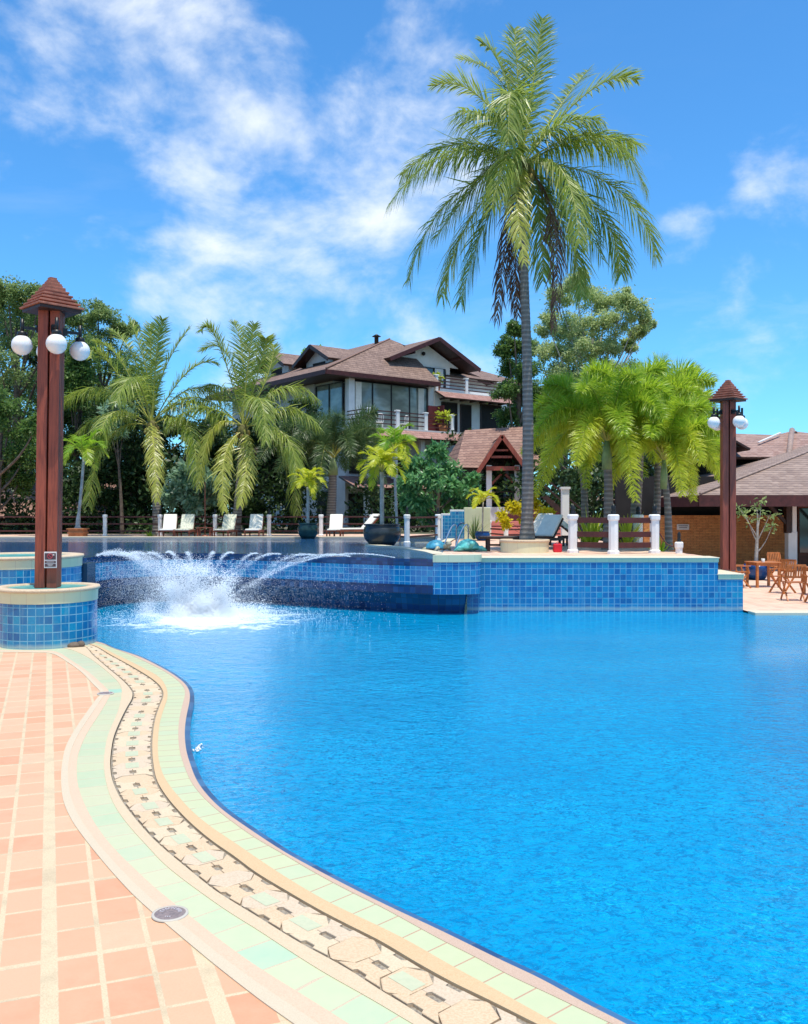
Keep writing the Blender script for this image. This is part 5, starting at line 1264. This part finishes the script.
# glazed room
def colm(x, y, z0, z1, w=.45, mat='white'):
    mb = MB(); mb.box((x, y, (z0+z1)/2), (w, w, z1-z0), bev=.02); mb.build('column', MAT[mat], vil)
colm(2.55, .95, 7.95, 11.45, .5); colm(9.65, .95, 7.95, 11.45, .4)
def window(x0, x1, y, z0, z1, n, mat='glass', axis='x', fw=.07, trans=None, name='window'):
    L = x1-x0; f = MB()
    def bx(a0, a1, b0, b1, t=.10, off=0):
        if axis == 'x': f.box(((a0+a1)/2, y+off, (b0+b1)/2), (a1-a0, t, b1-b0))
        else: f.box((y+off, (a0+a1)/2, (b0+b1)/2), (t, a1-a0, b1-b0))
    bx(x0, x1, z1-fw, z1); bx(x0, x1, z0, z0+fw)
    for i in range(n+1): xx = x0+L*i/n; bx(xx-fw/2, xx+fw/2, z0+fw, z1-fw, .098)
    if trans: bx(x0+fw/2, x1-fw/2, trans-.035, trans+.035, .094)
    fo = f.build(name, MAT['black'], vil)
    g_ = MB()
    if axis == 'x': g_.quad([(x0, y+.02, z0), (x1, y+.02, z0), (x1, y+.02, z1), (x0, y+.02, z1)])
    else: g_.quad([(y+.02, x1, z0), (y+.02, x0, z0), (y+.02, x0, z1), (y+.02, x1, z1)])
    g_.build('pane', MAT[mat], fo); return fo
window(2.85, 9.4, .98, 8.02, 11.3, 4, 'glass_pale', trans=None)
window(1.25, 4.6, 2.15, 7.4, 11.2, 2, 'glass_pale', axis='y')
for cx_ in (3.2, 8.75): MB().box((cx_, .86, 9.65), (.5, .06, 3.1)).build('curtain', MAT['cushion'], vil)
mb = MB(); mb.box((2.1, 11, 9.6), (.16, 12.5, 3.6)); mb.build('shaded_side_wall', MAT['greywall'], vil)  # grey panel over the white wall, shade put into its colour
# lower balcony
mb = MB(); mb.box((6.5, -.05, 7.86), (9.4, 2.1, .22)); mb.build('balcony_floor', MAT['greywall'], vil)
mb = MB(); rp_(mb, [(1.3, -2.0, 7.30), (11.9, -2.0, 7.30), (11.1, -1.0, 7.93), (2.1, -1.0, 7.93)]); rp_(mb, [(1.3, 1.0, 7.3), (1.3, -2.0, 7.30), (2.1, -1.0, 7.93), (2.1, 1.0, 7.93)]); rp_(mb, [(11.9, -2.0, 7.3), (11.9, 1.0, 7.30), (11.1, 1.0, 7.93), (11.1, -1.0, 7.93)])
mb.build('skirt_roof', [MAT['skirt'], MAT['dkwood']], vil)
def balustrade(pts, z, h, rails, n='balcony_rail'):
    for x, y in pts:
        mb = MB(); mb.box((x, y, z+h/2), (.25, .25, h), bev=.02); mb.box((x, y, z+h+.03), (.32, .32, .09), bev=.02); mb.build('balcony_post', MAT['whitepost'], vil)
    for (x0, y0), (x1, y1) in zip(pts, pts[1:]):
        for k in rails: mb = MB(); mb.bar((x0, y0, z+k), (x1, y1, z+k), .06, .08); mb.build(n, MAT['maroon'], vil)
bp = [(2.3, -.8), (2.83, -.8), (5.3, -.8), (7.8, -.8), (10.25, -.8)]
for x, y in bp[1:]:
    mb = MB(); mb.box((x, y, 8.56), (.26, .26, 1.25), bev=.02); mb.box((x, y, 9.2), (.33, .33, .1), bev=.02); mb.build('balcony_post', MAT['whitepost'], vil)
for (x0, y0), (x1, y1) in list(zip(bp, bp[1:])) + [((2.3, -.8), (2.3, .9))]:
    for k in (.25, .55, .85, 1.1): mb = MB(); mb.bar((x0, y0, 8+k), (x1, y1, 8+k), .05, .07); mb.build('balcony_rail', MAT['maroon'], vil)
mb = MB(); mb.box((9.35, .25, 8.95), (.9, .08, 1.95)); mb.box((9.72, -.15, 8.95), (.08, .8, 1.95)); mb.build('folding_screen', MAT['maroon_wall'], vil)
# second storey to the right (under the upper balcony)
def hole(x0, x1, z0, z1, y=.83, mat='dark'):
    mb = MB(); mb.box(((x0+x1)/2, y, (z0+z1)/2), (x1-x0, .06, z1-z0)); w_ = mb.build('window', MAT[mat], vil)
    mb = MB(); 
    for a_, b_, s1, s2 in ((x0-.04, (z0+z1)/2, .08, z1-z0+.16), (x1+.04, (z0+z1)/2, .08, z1-z0+.16)): mb.box((a_, y-.02, b_), (s1, .08, s2))
    for zz in (z0-.04, z1+.04): mb.box(((x0+x1)/2, y-.02, zz), (x1-x0-.002, .08, .08))
    mb.build('window_frame', MAT['dkwood'], w_)
hole(10.7, 12.1, 8.3, 10.3); hole(12.55, 13.5, 8.3, 10.25); hole(14.6, 16.6, 8.2, 10.4)
mb = MB(); rp_(mb, [(9.9, -.5, 10.55), (18.6, -.5, 10.55), (18.0, .75, 11.15), (10.0, .75, 11.15)]); mb.build('balcony_skirt', [MAT['skirt'], MAT['dkwood']], vil)
mb = MB()
for i in range(9): mb.box((10.4+i*.98, .15, 10.55), (.10, 1.1, .12))
mb.build('bracket', MAT['dkwood'], vil)
mb = MB(); mb.box((14, 2.0, 11.08), (8.0, 2.6, .16)); mb.build('upper_balcony_floor', MAT['greywall'], vil)
up = [(10.15, .85), (13.1, .85), (16.6, .85), (18.6, .85)]
balustrade(up, 11.16, 1.1, (.25, .5, .75, 1.0))
# gable over the upper balcony
mb = MB(); mb.mesh([(7.2, 2.72, 13.35), (14.0, 2.72, 13.35), (10.75, 2.72, 14.9)], [(0, 1, 2)]); mb.box((10.6, 2.84, 12.3), (5.0, .2, 2.3)); mb.build('gable_wall', MAT['white'], vil)
mb = MB(); rp_(mb, [(6.3, 1.3, 13.3), (6.3, 8.5, 13.3), (10.85, 8.5, 15.25), (10.85, 1.3, 15.25)], th=.22); rp_(mb, [(14.9, 8.5, 13.3), (14.9, 1.3, 13.3), (10.85, 1.3, 15.25), (10.85, 8.5, 15.25)], th=.22); mb.build('gable_roof', RM, vil)
mb = MB(); mb.bar((6.25, 1.27, 13.15), (10.85, 1.27, 15.12), .06, .30); mb.bar((14.95, 1.27, 13.15), (10.85, 1.27, 15.12), .06, .30); mb.bar((8.6, 1.4, 13.9), (8.6, 3.0, 13.9), .12, .16); mb.bar((13.0, 1.4, 13.9), (13.0, 3.0, 13.9), .12, .16); mb.build('bargeboard', MAT['maroon'], vil)
mb = MB(); mb.ball((10.4, 2.62, 14.15), .16, 8); mb.build('wall_lamp', MAT['black'], vil)
window(8.6, 12.6, 2.70, 11.2, 13.2, 4, 'glass', name='balcony_door')
mb = MB(); mb.box((11.9, 2.62, 12.2), (.8, .06, 1.9)); mb.build('curtain', MAT['greywall'], vil)
# right wing
mb = MB(); mb.box((17.4, 6.6, 11.8), (8.4, 5.6, 2.4)); mb.box((17.6, 6.0, 5.0), (8.4, 6.8, 8.6)); mb.build('wing_wall', MAT['white'], vil)
mb = MB(); hip(mb, 12.6, 22.4, 2.6, 10.2, 12.75, 14.35); mb.build('wing_roof', RM, vil)
# left dormers
for k, (yy, zz, x0) in enumerate(((6.0, 14.45, 3.1), (12.2, 14.8, 3.1))):
    mb = MB(); rp_(mb, [(x0-.6, yy-2.4, zz-1.25), (x0+5.0, yy-2.4, zz-1.25), (x0+5.6, yy, zz), (x0-.6, yy, zz)], th=.16); rp_(mb, [(x0-.6, yy+2.4, zz-1.25), (x0+5.0, yy+2.4, zz-1.25), (x0+5.6, yy, zz), (x0-.6, yy, zz)], th=.16); mb.build('dormer_roof', RM, vil)
    mb = MB(); mb.box((x0+2.3, yy, zz-1.85), (4.2, 3.6, 1.7)); mb.mesh([(x0+.19, yy-1.8, zz-1.02), (x0+.19, yy+1.8, zz-1.02), (x0+.19, yy, zz-.2)], [(0, 1, 2)]); mb.build('dormer_wall', MAT['greywall'], vil)
    mb = MB(); mb.box((x0+.16, yy, zz-1.65), (.06, 1.6, .8)); mb.build('dormer_window', MAT['dark'], vil)
    mb = MB(); mb.bar((x0-.64, yy-2.45, zz-1.40), (x0-.64, yy, zz-.13), .06, .26); mb.bar((x0-.64, yy+2.45, zz-1.40), (x0-.64, yy, zz-.13), .06, .26); mb.build('bargeboard', MAT['dkwood'], vil)
# lower floors
mb = MB(); rp_(mb, [(1.0, -2.1, 3.85), (12, -2.1, 3.85), (12, .9, 4.7), (1.6, .9, 4.7)]); mb.build('porch_roof', [MAT['skirt'], MAT['dkwood']], vil)
for x in (2.6, 4.9, 7.3, 9.7): colm(x, -1.0, 1.18, 3.95, .34); colm(x, -1.0, 4.5, 7.5, .34)
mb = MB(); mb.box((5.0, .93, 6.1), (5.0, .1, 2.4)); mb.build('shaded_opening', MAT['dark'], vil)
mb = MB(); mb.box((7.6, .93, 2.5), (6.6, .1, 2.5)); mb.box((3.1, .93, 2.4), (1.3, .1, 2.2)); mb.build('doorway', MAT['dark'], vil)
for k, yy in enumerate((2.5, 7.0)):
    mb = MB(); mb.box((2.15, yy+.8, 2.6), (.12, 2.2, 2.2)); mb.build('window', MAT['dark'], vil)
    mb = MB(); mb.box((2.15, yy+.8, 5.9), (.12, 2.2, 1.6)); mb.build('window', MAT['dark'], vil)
def wt_(u, v, z): return VO + Matrix.Rotation(VA, 3, 'Z') @ Vector((u, v, 0)) + Vector((0, 0, z))
def chair_b(label, u, v, rz, z=7.98):
    o = thing('patio_chair', label, 'chair', wt_(u, v, z), VA+rz, 'white chairs on the villa balcony')
    mb = MB(); mb.box((0, 0, .42), (.5, .5, .05), bev=.02); mb.build('seat', MAT['whitepost'], o)
    mb = MB(); mb.tube(catmull([Vector((-.24, .22, .42)), Vector((-.22, .27, .9)), Vector((0, .28, 1.0)), Vector((.22, .27, .9)), Vector((.24, .22, .42))], 5), .03, 6); 
    for q in (-.12, 0, .12): mb.bar((q, .25, .42), (q, .275, .96), .04, .02)
    mb.build('backrest', MAT['whitepost'], o)
    for a_ in (-.2, .2):
        for b_ in (-.2, .2): mb = MB(); mb.box((a_, b_, .2), (.05, .05, .4)); mb.build('leg', MAT['whitepost'], o)
chair_b('white balcony chair on the lower villa balcony, left of its pair', 4.3, -.1, R(150)); chair_b('white balcony chair on the lower villa balcony, right of its pair', 6.4, -.1, R(200))
def pot_plant(label, pos, s_, mat, seed):
    o = thing('potted_plant', label, 'potted plant', pos)
    mb = MB(); mb.lathe([(.001, 0), (.16*s_, 0), (.24*s_, .34*s_), (.2*s_, .34*s_), (.001, .3*s_)], n=14); mb.build('pot', MAT['claypot'], o)
    leaf_mesh('foliage', [(0, 0, .62*s_), (.15*s_, 0, .85*s_), (-.14*s_, .05, .8*s_)], [.26*s_, .2*s_, .2*s_], 60, .2*s_, mat, o, (0, 0, 0), seed)
pot_plant('clay pot of leafy red-tinged plants by the right post of the lower villa balcony', wt_(9.75, -.45, 7.98), 1.5, MAT['foxtail_y'], 71)
pot_plant('potted plant at the left post of the upper villa balcony', wt_(10.5, 1.2, 11.17), 1.3, MAT['foxtail_y'], 72)
# ---------------------------------------------------------------- pavilion
PDp = 48
pv = thing('pavilion', 'open timber pavilion with steep brown tiled gable roof left of the tall palm trunk', 'pavilion', (XA(501, PDp), PDp, 0)); s4 = PDp/FOC
zz = lambda y, d=PDp: EYE + (CY-y)/FOC*d
mb = MB(); mb.box((.35, 3.2, (zz(507)+TERR)/2), (3.4, 6.4, zz(507)-TERR)); mb.build('base_wall', MAT['greywall'], pv)
for x_ in (-.62, .87):
    mb = MB(); mb.box((x_, .2, (zz(507)+zz(465))/2), (.28, .28, zz(465)-zz(507))); mb.build('column', MAT['white'], pv)
for x_ in (-.62, .87):
    mb = MB(); mb.box((x_, 5.2, (zz(507)+zz(465))/2), (.28, .28, zz(465)-zz(507))); mb.build('column', MAT['greywall'], pv)
mb = MB(); zr, ze = zz(435.5), zz(471.5)
rp_(mb, [(-1.25, -.5, ze), (-1.25, 6, ze), (0, 6, zr), (0, -.5, zr)]); rp_(mb, [(1.30, 6, ze+.1), (1.30, -.5, ze+.1), (0, -.5, zr), (0, 6, zr)])
mb.build('porch_roof', [MAT['roof_red'], MAT['dkwood']], pv)
mb = MB(); mb.bar((-1.28, -.54, ze-.08), (0, -.54, zr-.06), .06, .22); mb.bar((1.33, -.54, ze+.02), (0, -.54, zr-.06), .06, .22); mb.bar((-.8, -.3, ze+.15), (.9, -.3, ze+.15), .1, .22); mb.bar((-.55, -.3, ze+.75), (.55, -.3, ze+.75), .1, .12); mb.bar((-.35, -.3, ze+1.1), (.35, -.3, ze+1.1), .1, .10); mb.build('gable_timber', MAT['redwood'], pv)
mb = MB(); d2p = PDp+2.5
yb = 7.4
rp_(mb, [(-2.35, 1.2, zz(466)), (2.6, 1.2, zz(468)), (2.6, 5.2, zz(425, 53)), (-1.55, 5.2, zz(430, 53))]); rp_(mb, [(-2.9, 9.0, zz(462)), (-2.35, 1.2, zz(466)), (-1.55, 5.2, zz(430, 53))]); mb.build('main_roof', [MAT['roof_red'], MAT['dkwood']], pv)
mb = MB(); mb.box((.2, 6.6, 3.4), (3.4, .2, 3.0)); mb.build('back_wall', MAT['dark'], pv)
mb = MB(); mb.box((-.1, 6.45, 3.9), (.7, .1, 1.3)); mb.build('light_panel', MAT['greywall'], pv)
for k in (.25, .5, .8):
    mb = MB(); mb.bar((-.62, .1, zz(507)+k), (.87, .1, zz(507)+k), .05, .06); mb.build('rail', MAT['dkwood'], pv)
mb = MB(); mb.bar((-.6, .2, zz(486)), (.05, .2, zz(474)), .1, .12); mb.bar((.87, .2, zz(486)), (.25, .2, zz(474)), .1, .12); mb.build('brace', MAT['redwood'], pv)
# staircase rail behind the palms
sr = thing('stair', 'dark timber staircase sloping down right of the pavilion behind the palms', 'staircase', (XA(545, 42), 42, TERR))
mb = MB()
for i in range(9): mb.box((i*.22, 0, 1.75-i*.19), (.26, 1.0, .06))
mb.bar((-.1, -.5, 1.75), (1.9, -.5, .0), .06, .22); mb.build('flight', MAT['dkwood'], sr)
for k in (.5, .9): mb = MB(); mb.bar((-.1, -.5, 1.75+k), (1.9, -.5, k), .06, .07); mb.build('handrail', MAT['dkwood'], sr)
for px, d, h in ((581, 34, 2.9), (563, 36, 3.2)):
    pass
pp = thing('pergola_post', 'white square post rising behind the left white fence post', 'post', (XA(565, 33), 33, TERR)); mb = MB(); mb.box((0, 0, .95), (.26, .26, 1.9), bev=.01); mb.build('shaft', MAT['white'], pp); mb = MB(); mb.box((0, 0, 1.93), (.34, .34, .08)); mb.build('cap', MAT['white'], pp)
# ---------------------------------------------------------------- restaurant
rs_ = thing('restaurant', 'restaurant building with wide grey-brown tiled hip roofs, rough orange brick wall and timber doors', 'building', (XA(700, 34), 34, 0))
ox, oy = rs_.location.x, 34
RG = [MAT['roof_grey'], MAT['maroon']]
ze = EYE + 17/FOC*34
mb = MB(); t_ = 12.0
rp_(mb, [(0, 0, ze), (30, 0, ze), (30, t_, ze+t_*.285), (t_, t_, ze+t_*.285)]); rp_(mb, [(0, 24, ze), (0, 0, ze), (t_, t_, ze+t_*.285), (t_, 24-t_+.01, ze+t_*.285)]); mb.build('lower_roof', RG, rs_)
mb = MB(); mb.tube([(0, 0, ze+.05), (t_, t_, ze+.03+t_*.285)], .05, 6); mb.build('hip_ridge', MAT['roof_grey2'], rs_)
mb = MB(); mb.bar((-.04, 0, ze-.22), (30, 0, ze-.22), .07, .42); mb.bar((-.03, 0.04, ze-.22), (-.03, 24, ze-.22), .07, .42); mb.build('fascia', MAT['maroon'], rs_)
mb = MB(); mb.quad([(.02, .05, ze-.34), (30, .05, ze-.34), (30, 24, ze-.34), (.02, 24, ze-.34)]); mb.build('soffit', MAT['dkwood'], rs_)
# low back roof running left
zb = EYE + 9/FOC*41
mb = MB(); rp_(mb, [(XA(640, 41)-ox, 41-oy, zb), (XA(735, 41)-ox, 41-oy, zb), (XA(735, 47)-ox, 47-oy, EYE+36/FOC*47), (XA(668, 47)-ox, 47-oy, EYE+36/FOC*47)]); mb.build('rear_roof', RG, rs_)
mb = MB(); mb.bar((XA(640, 41)-ox, 41-oy-.03, zb-.2), (XA(740, 41)-ox, 41-oy-.03, zb-.2), .07, .42); mb.build('rear_fascia', MAT['maroon'], rs_)
# upper roof
U0 = 46; zu = EYE + 55/FOC*U0; ztop = EYE + 81/FOC*51
xl, xp = XA(698, U0)-ox, XA(792, 51)-ox
mb = MB(); rp_(mb, [(xl, U0-oy, zu), (xp+9, U0-oy, zu), (xp, 51-oy, ztop)]); rp_(mb, [(xl, 56-oy, zu), (xl, U0-oy, zu), (xp, 51-oy, ztop)]); rp_(mb, [(xp+9, U0-oy, zu), (xp+9, 56-oy, zu), (xp, 51-oy, ztop)]); mb.build('upper_roof', [MAT['roof_red2'], MAT['dkwood']], rs_)
mb = MB(); rp_(mb, [(XA(700, 50)-ox, 50-oy, EYE+62/FOC*50), (XA(790, 50)-ox, 50-oy, EYE+62/FOC*50), (XA(775, 55)-ox, 55-oy, EYE+77/FOC*55), (XA(733, 55)-ox, 55-oy, EYE+78.5/FOC*55)]); mb.build('middle_roof', [MAT['roof_red2'], MAT['dkwood']], rs_)
mb = MB(); mb.tube([(xp, 51-oy, ztop+.04), (xp+.0, 50.5-oy, ztop-.15)], .1, 6); mb.tube([(xp, 51-oy, ztop+.05), (XA(789, U0)-ox, U0-oy, zu+.10)], .16, 6); mb.build('roof_ridge', MAT['roof_grey2'], rs_)
mb = MB(); a_ = Vector((XA(757, 48.3)-ox, 48.3-oy, EYE+(512-443.5)/FOC*48.3)); b_ = Vector((XA(779, 50)-ox, 50-oy, EYE+(512-434)/FOC*50)); mb.bar(a_+Vector((0, -.2, .05)), b_+Vector((0, -.2, .05)), .10, .06); mb.build('white_flashing', MAT['white'], rs_)
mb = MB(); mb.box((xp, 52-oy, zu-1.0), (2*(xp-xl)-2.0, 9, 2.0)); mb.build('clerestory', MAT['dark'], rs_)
mb = MB(); g0, g1, gp = XA(712, 45)-ox, XA(746, 45)-ox, XA(723, 45)-ox; zg = EYE+65/FOC*45; zp_ = EYE+76/FOC*45
mb.mesh([(g0, 45.2-oy, zg), (g1, 45.2-oy, zg), ((g0+g1)/2-.2, 45.2-oy, zp_)], [(0, 1, 2)]); mb.build('small_gable', MAT['dark'], rs_)
mb = MB(); rp_(mb, [(g0-.2, 44.9-oy, zg-.08), (g0-.2, 49-oy, zg-.08), ((g0+g1)/2-.2, 49-oy, zp_+.08), ((g0+g1)/2-.2, 44.9-oy, zp_+.08)], th=.1); rp_(mb, [(g1+.2, 49-oy, zg-.08), (g1+.2, 44.9-oy, zg-.08), ((g0+g1)/2-.2, 44.9-oy, zp_+.08), ((g0+g1)/2-.2, 49-oy, zp_+.08)], th=.1); mb.build('gable_roof', [MAT['roof_red2'], MAT['dkwood']], rs_)
# brick wall, columns, doors
bx0, bx1 = XA(643, 39)-ox, XA(792, 39)-ox
mb = MB(); mb.box(((bx0+bx1)/2, 39-oy, (zb-.55)/2), (bx1-bx0, .3, zb-.55)); bw = mb.build('brick_wall', MAT['brick'], rs_)
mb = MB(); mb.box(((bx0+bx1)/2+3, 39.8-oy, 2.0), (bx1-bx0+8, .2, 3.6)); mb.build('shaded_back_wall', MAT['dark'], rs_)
mb = MB(); mb.box((bx1+.6+3.0, 38.9-oy, 1.5), (6.8, .12, 3.0)); db = mb.build('timber_front', MAT['doorwood'], rs_)
for i, xx in enumerate((.45, 1.2, 2.2, 3.1)):
    mb = MB(); mb.box((bx1+xx, 38.82-oy, 1.45), (.42, .05, 1.9), bev=.01); d_ = mb.build('door_glass', MAT['glass'], rs_)
cz = EYE + 17/FOC*36
for px_ in (788.5, 868):
    cxp = XA(px_, 36.5)-ox
    mb = MB(); mb.box((cxp+.1, 36.5-oy, .72), (.36, .36, 1.45), bev=.01); mb.box((cxp+.18, 36.5-oy, 2.1), (.17, .30, 1.4)); mb.build('column', MAT['white'], rs_)
    mb = MB(); mb.box((cxp-.06, 36.45-oy, 2.1), (.2, .3, 1.4)); mb.bar((cxp-.1, 36.4-oy, 1.75), (cxp-1.05, 36.4-oy, 2.75), .12, .12); mb.build('brace_post', MAT['dkwood'], rs_)
setp(MB().box((0, 0, 0), (.52, .03, .24), bev=.01).build('wall_sign', MAT['signwhite'], None, (XA(683, 38.8), 38.8, EYE-(527-512)/FOC*38.8)), 'small white rectangular sign on the brick wall above the bollard', 'sign')
mb = MB(); mb.box((0, -.018, .05), (.40, .004, .03)); mb.box((0, -.018, -.03), (.34, .004, .03)); 
ws = [o for o in col.objects if o.name == 'wall_sign'][0]; mb.build('lettering', MAT['signdark'], ws)
# ---------------------------------------------------------------- low building at the far left
lb = thing('low_building', 'low building with mossy red tiled roof behind the rail fence at the left edge', 'building', (XA(40, 46), 46, TERR))
zr_ = EYE + 32/FOC*52 - TERR; ze_ = EYE - 6/FOC*46 - TERR
mb = MB(); rp_(mb, [(-9, 0, ze_), (4.2, 0, ze_), (3.2, 6, zr_), (-9, 6, zr_)]); mb.build('roof', [MAT['roof_red'], MAT['dkwood']], lb)
mb = MB(); mb.box((-2.8, 2.4, ze_/2-.05), (12.4, 4.0, ze_-.12)); mb.build('wall', MAT['dkwood'], lb)
mb = MB(); mb.box((-2.8, .35, ze_*.62), (12.2, .05, .22)); mb.build('pale_strip', MAT['creamwall'], lb)
# backdrop greenery far behind the far terrace
def hedge(name, label, pts, h, n, mat, seed, size=.3):
    r = np.random.default_rng(seed); cents = []; rads = []
    for (x0, y0), (x1, y1) in zip(pts, pts[1:]):
        L = math.hypot(x1-x0, y1-y0)
        for i in range(int(L/1.1)+1):
            t_ = i*1.1/L; 
            for z_ in np.arange(.4, h, .9): cents.append((x0+(x1-x0)*t_+r.normal(0, .2), y0+(y1-y0)*t_+r.normal(0, .4), TERR+z_*r.uniform(.85, 1.1))); rads.append(.75*r.uniform(.8, 1.2))
    o = leaf_mesh(name, cents, rads, n, size, mat, None, (0, 0, 0), seed, shell=.3)
    return setp(o, label, 'hedge')
hedge('hedge', 'long dark hedge in shade behind the loungers and rail fence left of the villa', [(-24, 44.5), (-11, 45.5), (-4.5, 47.5)], 3.2, 130, MAT['tree_dark'], 81)
hedge('hedge', 'dark hedge in shade behind the shower wall between the villa and pavilion', [(-2.2, 47), (3.2, 49), (4.5, 53)], 2.4, 120, MAT['tree_dark'], 82)
hedge('hedge', 'dark hedge behind the foxtail palms left of the brick wall', [(4.8, 50), (7.5, 46), (11.5, 45)], 3.4, 120, MAT['tree_dark'], 83)
hedge('hedge', 'hedge closing the left end of the upper pool beyond the lamp post', [(-26, 30), (-24, 44)], 4, 90, MAT['tree_dark'], 84)
hedge('hedge', 'tall dark hedge far behind the left grove and twin palms', [(-44, 60), (-10, 66)], 5, 70, MAT['tree_dark'], 85, .4)
hedge('hedge', 'tall hedge far behind the right foxtail palms and pavilion', [(3.5, 64), (22, 62)], 6, 70, MAT['tree_dark'], 86, .4)
# ---------------------------------------------------------------- water jets and splash
def drops(name, pts, sizes, mat, label):
    n = len(pts); r = np.random.default_rng(5)
    tet = np.array([[1, 1, 1], [1, -1, -1], [-1, 1, -1], [-1, -1, 1]])/1.732
    rot = unit(r.normal(0, 1, (n, 3)))
    v = pts[:, None, :] + tet[None]*sizes[:, None, None]*(1+.5*rot[:, None, :])
    F = np.array([[0, 1, 2], [0, 3, 1], [0, 2, 3], [1, 3, 2]])
    f = (np.arange(n)*4)[:, None, None] + F[None]
    o = npmesh(name, v.reshape(-1, 3), f.reshape(-1, 3), mat)
    return setp(o, label, 'water spray', kind='stuff')
t = NT('white_spray'); t.set(Base_Color=(.95, .97, .98), Roughness=.35)
tr = t.n('ShaderNodeBsdfTranslucent'); tr.inputs['Color'].default_value = (.97, .98, .99, 1); mx = t.n('ShaderNodeMixShader'); mx.inputs[0].default_value = .6
t.link(t.b.outputs[0], mx.inputs[1]); t.link(tr.outputs[0], mx.inputs[2]); t.link(mx.outputs[0], t.out.inputs['Surface']); MAT['spray'] = t.mat
r_ = np.random.default_rng(77)
TC = np.array([XA(200, 20.2), 20.2, WATER])
JP = []; JS = []
srcs = [p for p in over if p.x < XA(425, 20.3)]
import bisect
def jet(px_, reach, hgt, n, sp0, sp1, off=0.0):
    s_ = min(srcs, key=lambda q: abs(CX + q.x/q.y*FOC - px_)); s0 = np.array([s_.x, s_.y, 1.21])
    tgt = s0 + (TC + np.array([off, r_.normal(0, .15), 0]) - s0)*reach; tgt[2] = WATER
    u = r_.random(n)**.9; sp = sp0 + sp1*u**1.8
    p = s0 + (tgt-s0)*u[:, None]; p[:, 2] = s0[2] + 4*hgt*u*(1-u) + (WATER-s0[2])*u**2.2
    # gusty strings: droplets bunch along the jet
    p += r_.normal(0, 1, (n, 3))*sp[:, None]*np.array([1, 1, .8])*(.5+.8*np.abs(np.sin(u*23+px_)))[:, None]
    p[:, 2] = np.maximum(p[:, 2], WATER+.005); JP.append(p); JS.append(r_.uniform(.003, .0085, n)*(1.1-.4*u))
for args in ((395, .96, .20, 3600, .006, .05), (350, .90, .13, 3000, .010, .13, .2), (318, .80, .10, 2400, .010, .20, .2), (280, .85, .08, 2200, .01, .16), (255, .7, .05, 1500, .01, .14),
             (96, .80, .20, 5200, .02, .24), (104, .95, .12, 4200, .02, .20), (118, .70, .06, 3600, .02, .26), (132, .80, .10, 3600, .02, .22), (150, .8, .05, 2600, .02, .2), (168, .8, .12, 2200, .01, .16), (215, .8, .05, 1500, .02, .14), (188, .7, .06, 1500, .02, .14), (236, .9, .10, 1700, .01, .10)):
    jet(*args)
def mist(pa, pb, n, zt, sd):
    q = [q_ for q_ in srcs if pa <= CX + q_.x/q_.y*FOC <= pb]; src = np.array([[w__.x, w__.y, 0] for w__ in q])[r_.integers(0, len(q), n)]
    u = r_.random(n); p = src + (TC*np.array([1, 1, 0])-src)*(u*.85)[:, None] + r_.normal(0, sd, (n, 3)); p[:, 2] = zt*(1-u**1.5*.8)*r_.random(n)**.8; p[:, 2] = np.maximum(p[:, 2], WATER+.01)
    JP.append(p); JS.append(r_.uniform(.0025, .0055, n))
mist(86, 190, 34000, 1.15, .12); mist(230, 400, 9000, 1.05, .12)
drops('water_jets', np.concatenate(JP), np.concatenate(JS), MAT['spray'], 'arching white water jets spraying inwards from the curved overflow wall')
lumps = []
for k in range(46):
    ang = r_.uniform(-1, 1); h_ = abs(r_.normal(0, .48)); x_ = ang*(.30+.62*h_) + r_.normal(0, .10)
    lumps.append((x_, r_.normal(0, .18), min(h_, 1.0)*1.02, r_.uniform(.09, .24)))
for k in range(22): lumps.append((r_.normal(0, .62), r_.normal(0, .3), abs(r_.normal(0, .10)), r_.uniform(.12, .28)))
lumps = np.array(lumps); n = 62000
w_ = lumps[:, 3]**1.6; li = r_.choice(len(lumps), n, p=w_/w_.sum())
p = TC + lumps[li, :3] + r_.normal(0, 1, (n, 3))*lumps[li, 3][:, None]*np.array([.62, .6, .55]); p[:, 2] = np.maximum(p[:, 2], WATER + .004)
p2n = 22000; a = r_.random(p2n)*2*np.pi; rr2 = np.abs(r_.normal(0, 1.25, p2n)); p2 = np.stack([TC[0]+.35+np.cos(a)*rr2*1.1, TC[1]-.3+np.sin(a)*rr2*.8, WATER + np.abs(r_.normal(0, .10, p2n))*np.exp(-rr2*.3)], 1)
p3n = 2200; lobes = [(r_.uniform(-1.5, 1.5), r_.uniform(.9, 1.6)) for _ in range(16)]; li = r_.integers(0, 16, p3n); lu = r_.random(p3n)
lx = np.array([l[0] for l in lobes])[li]; lh = np.array([l[1] for l in lobes])[li]
p3 = np.stack([TC[0] + lx*lu*.8 + r_.normal(0, .05, p3n), TC[1] + r_.normal(0, .15, p3n), WATER + lh*(1.6*lu - .75*lu*lu) + r_.normal(0, .05, p3n)], 1)
drops('water_splash', np.concatenate([p, p2, p3]), np.concatenate([r_.uniform(.004, .011, n), r_.uniform(.003, .008, p2n), r_.uniform(.003, .010, p3n)]), MAT['spray'], 'white foaming splash where the jets meet in the lower pool')
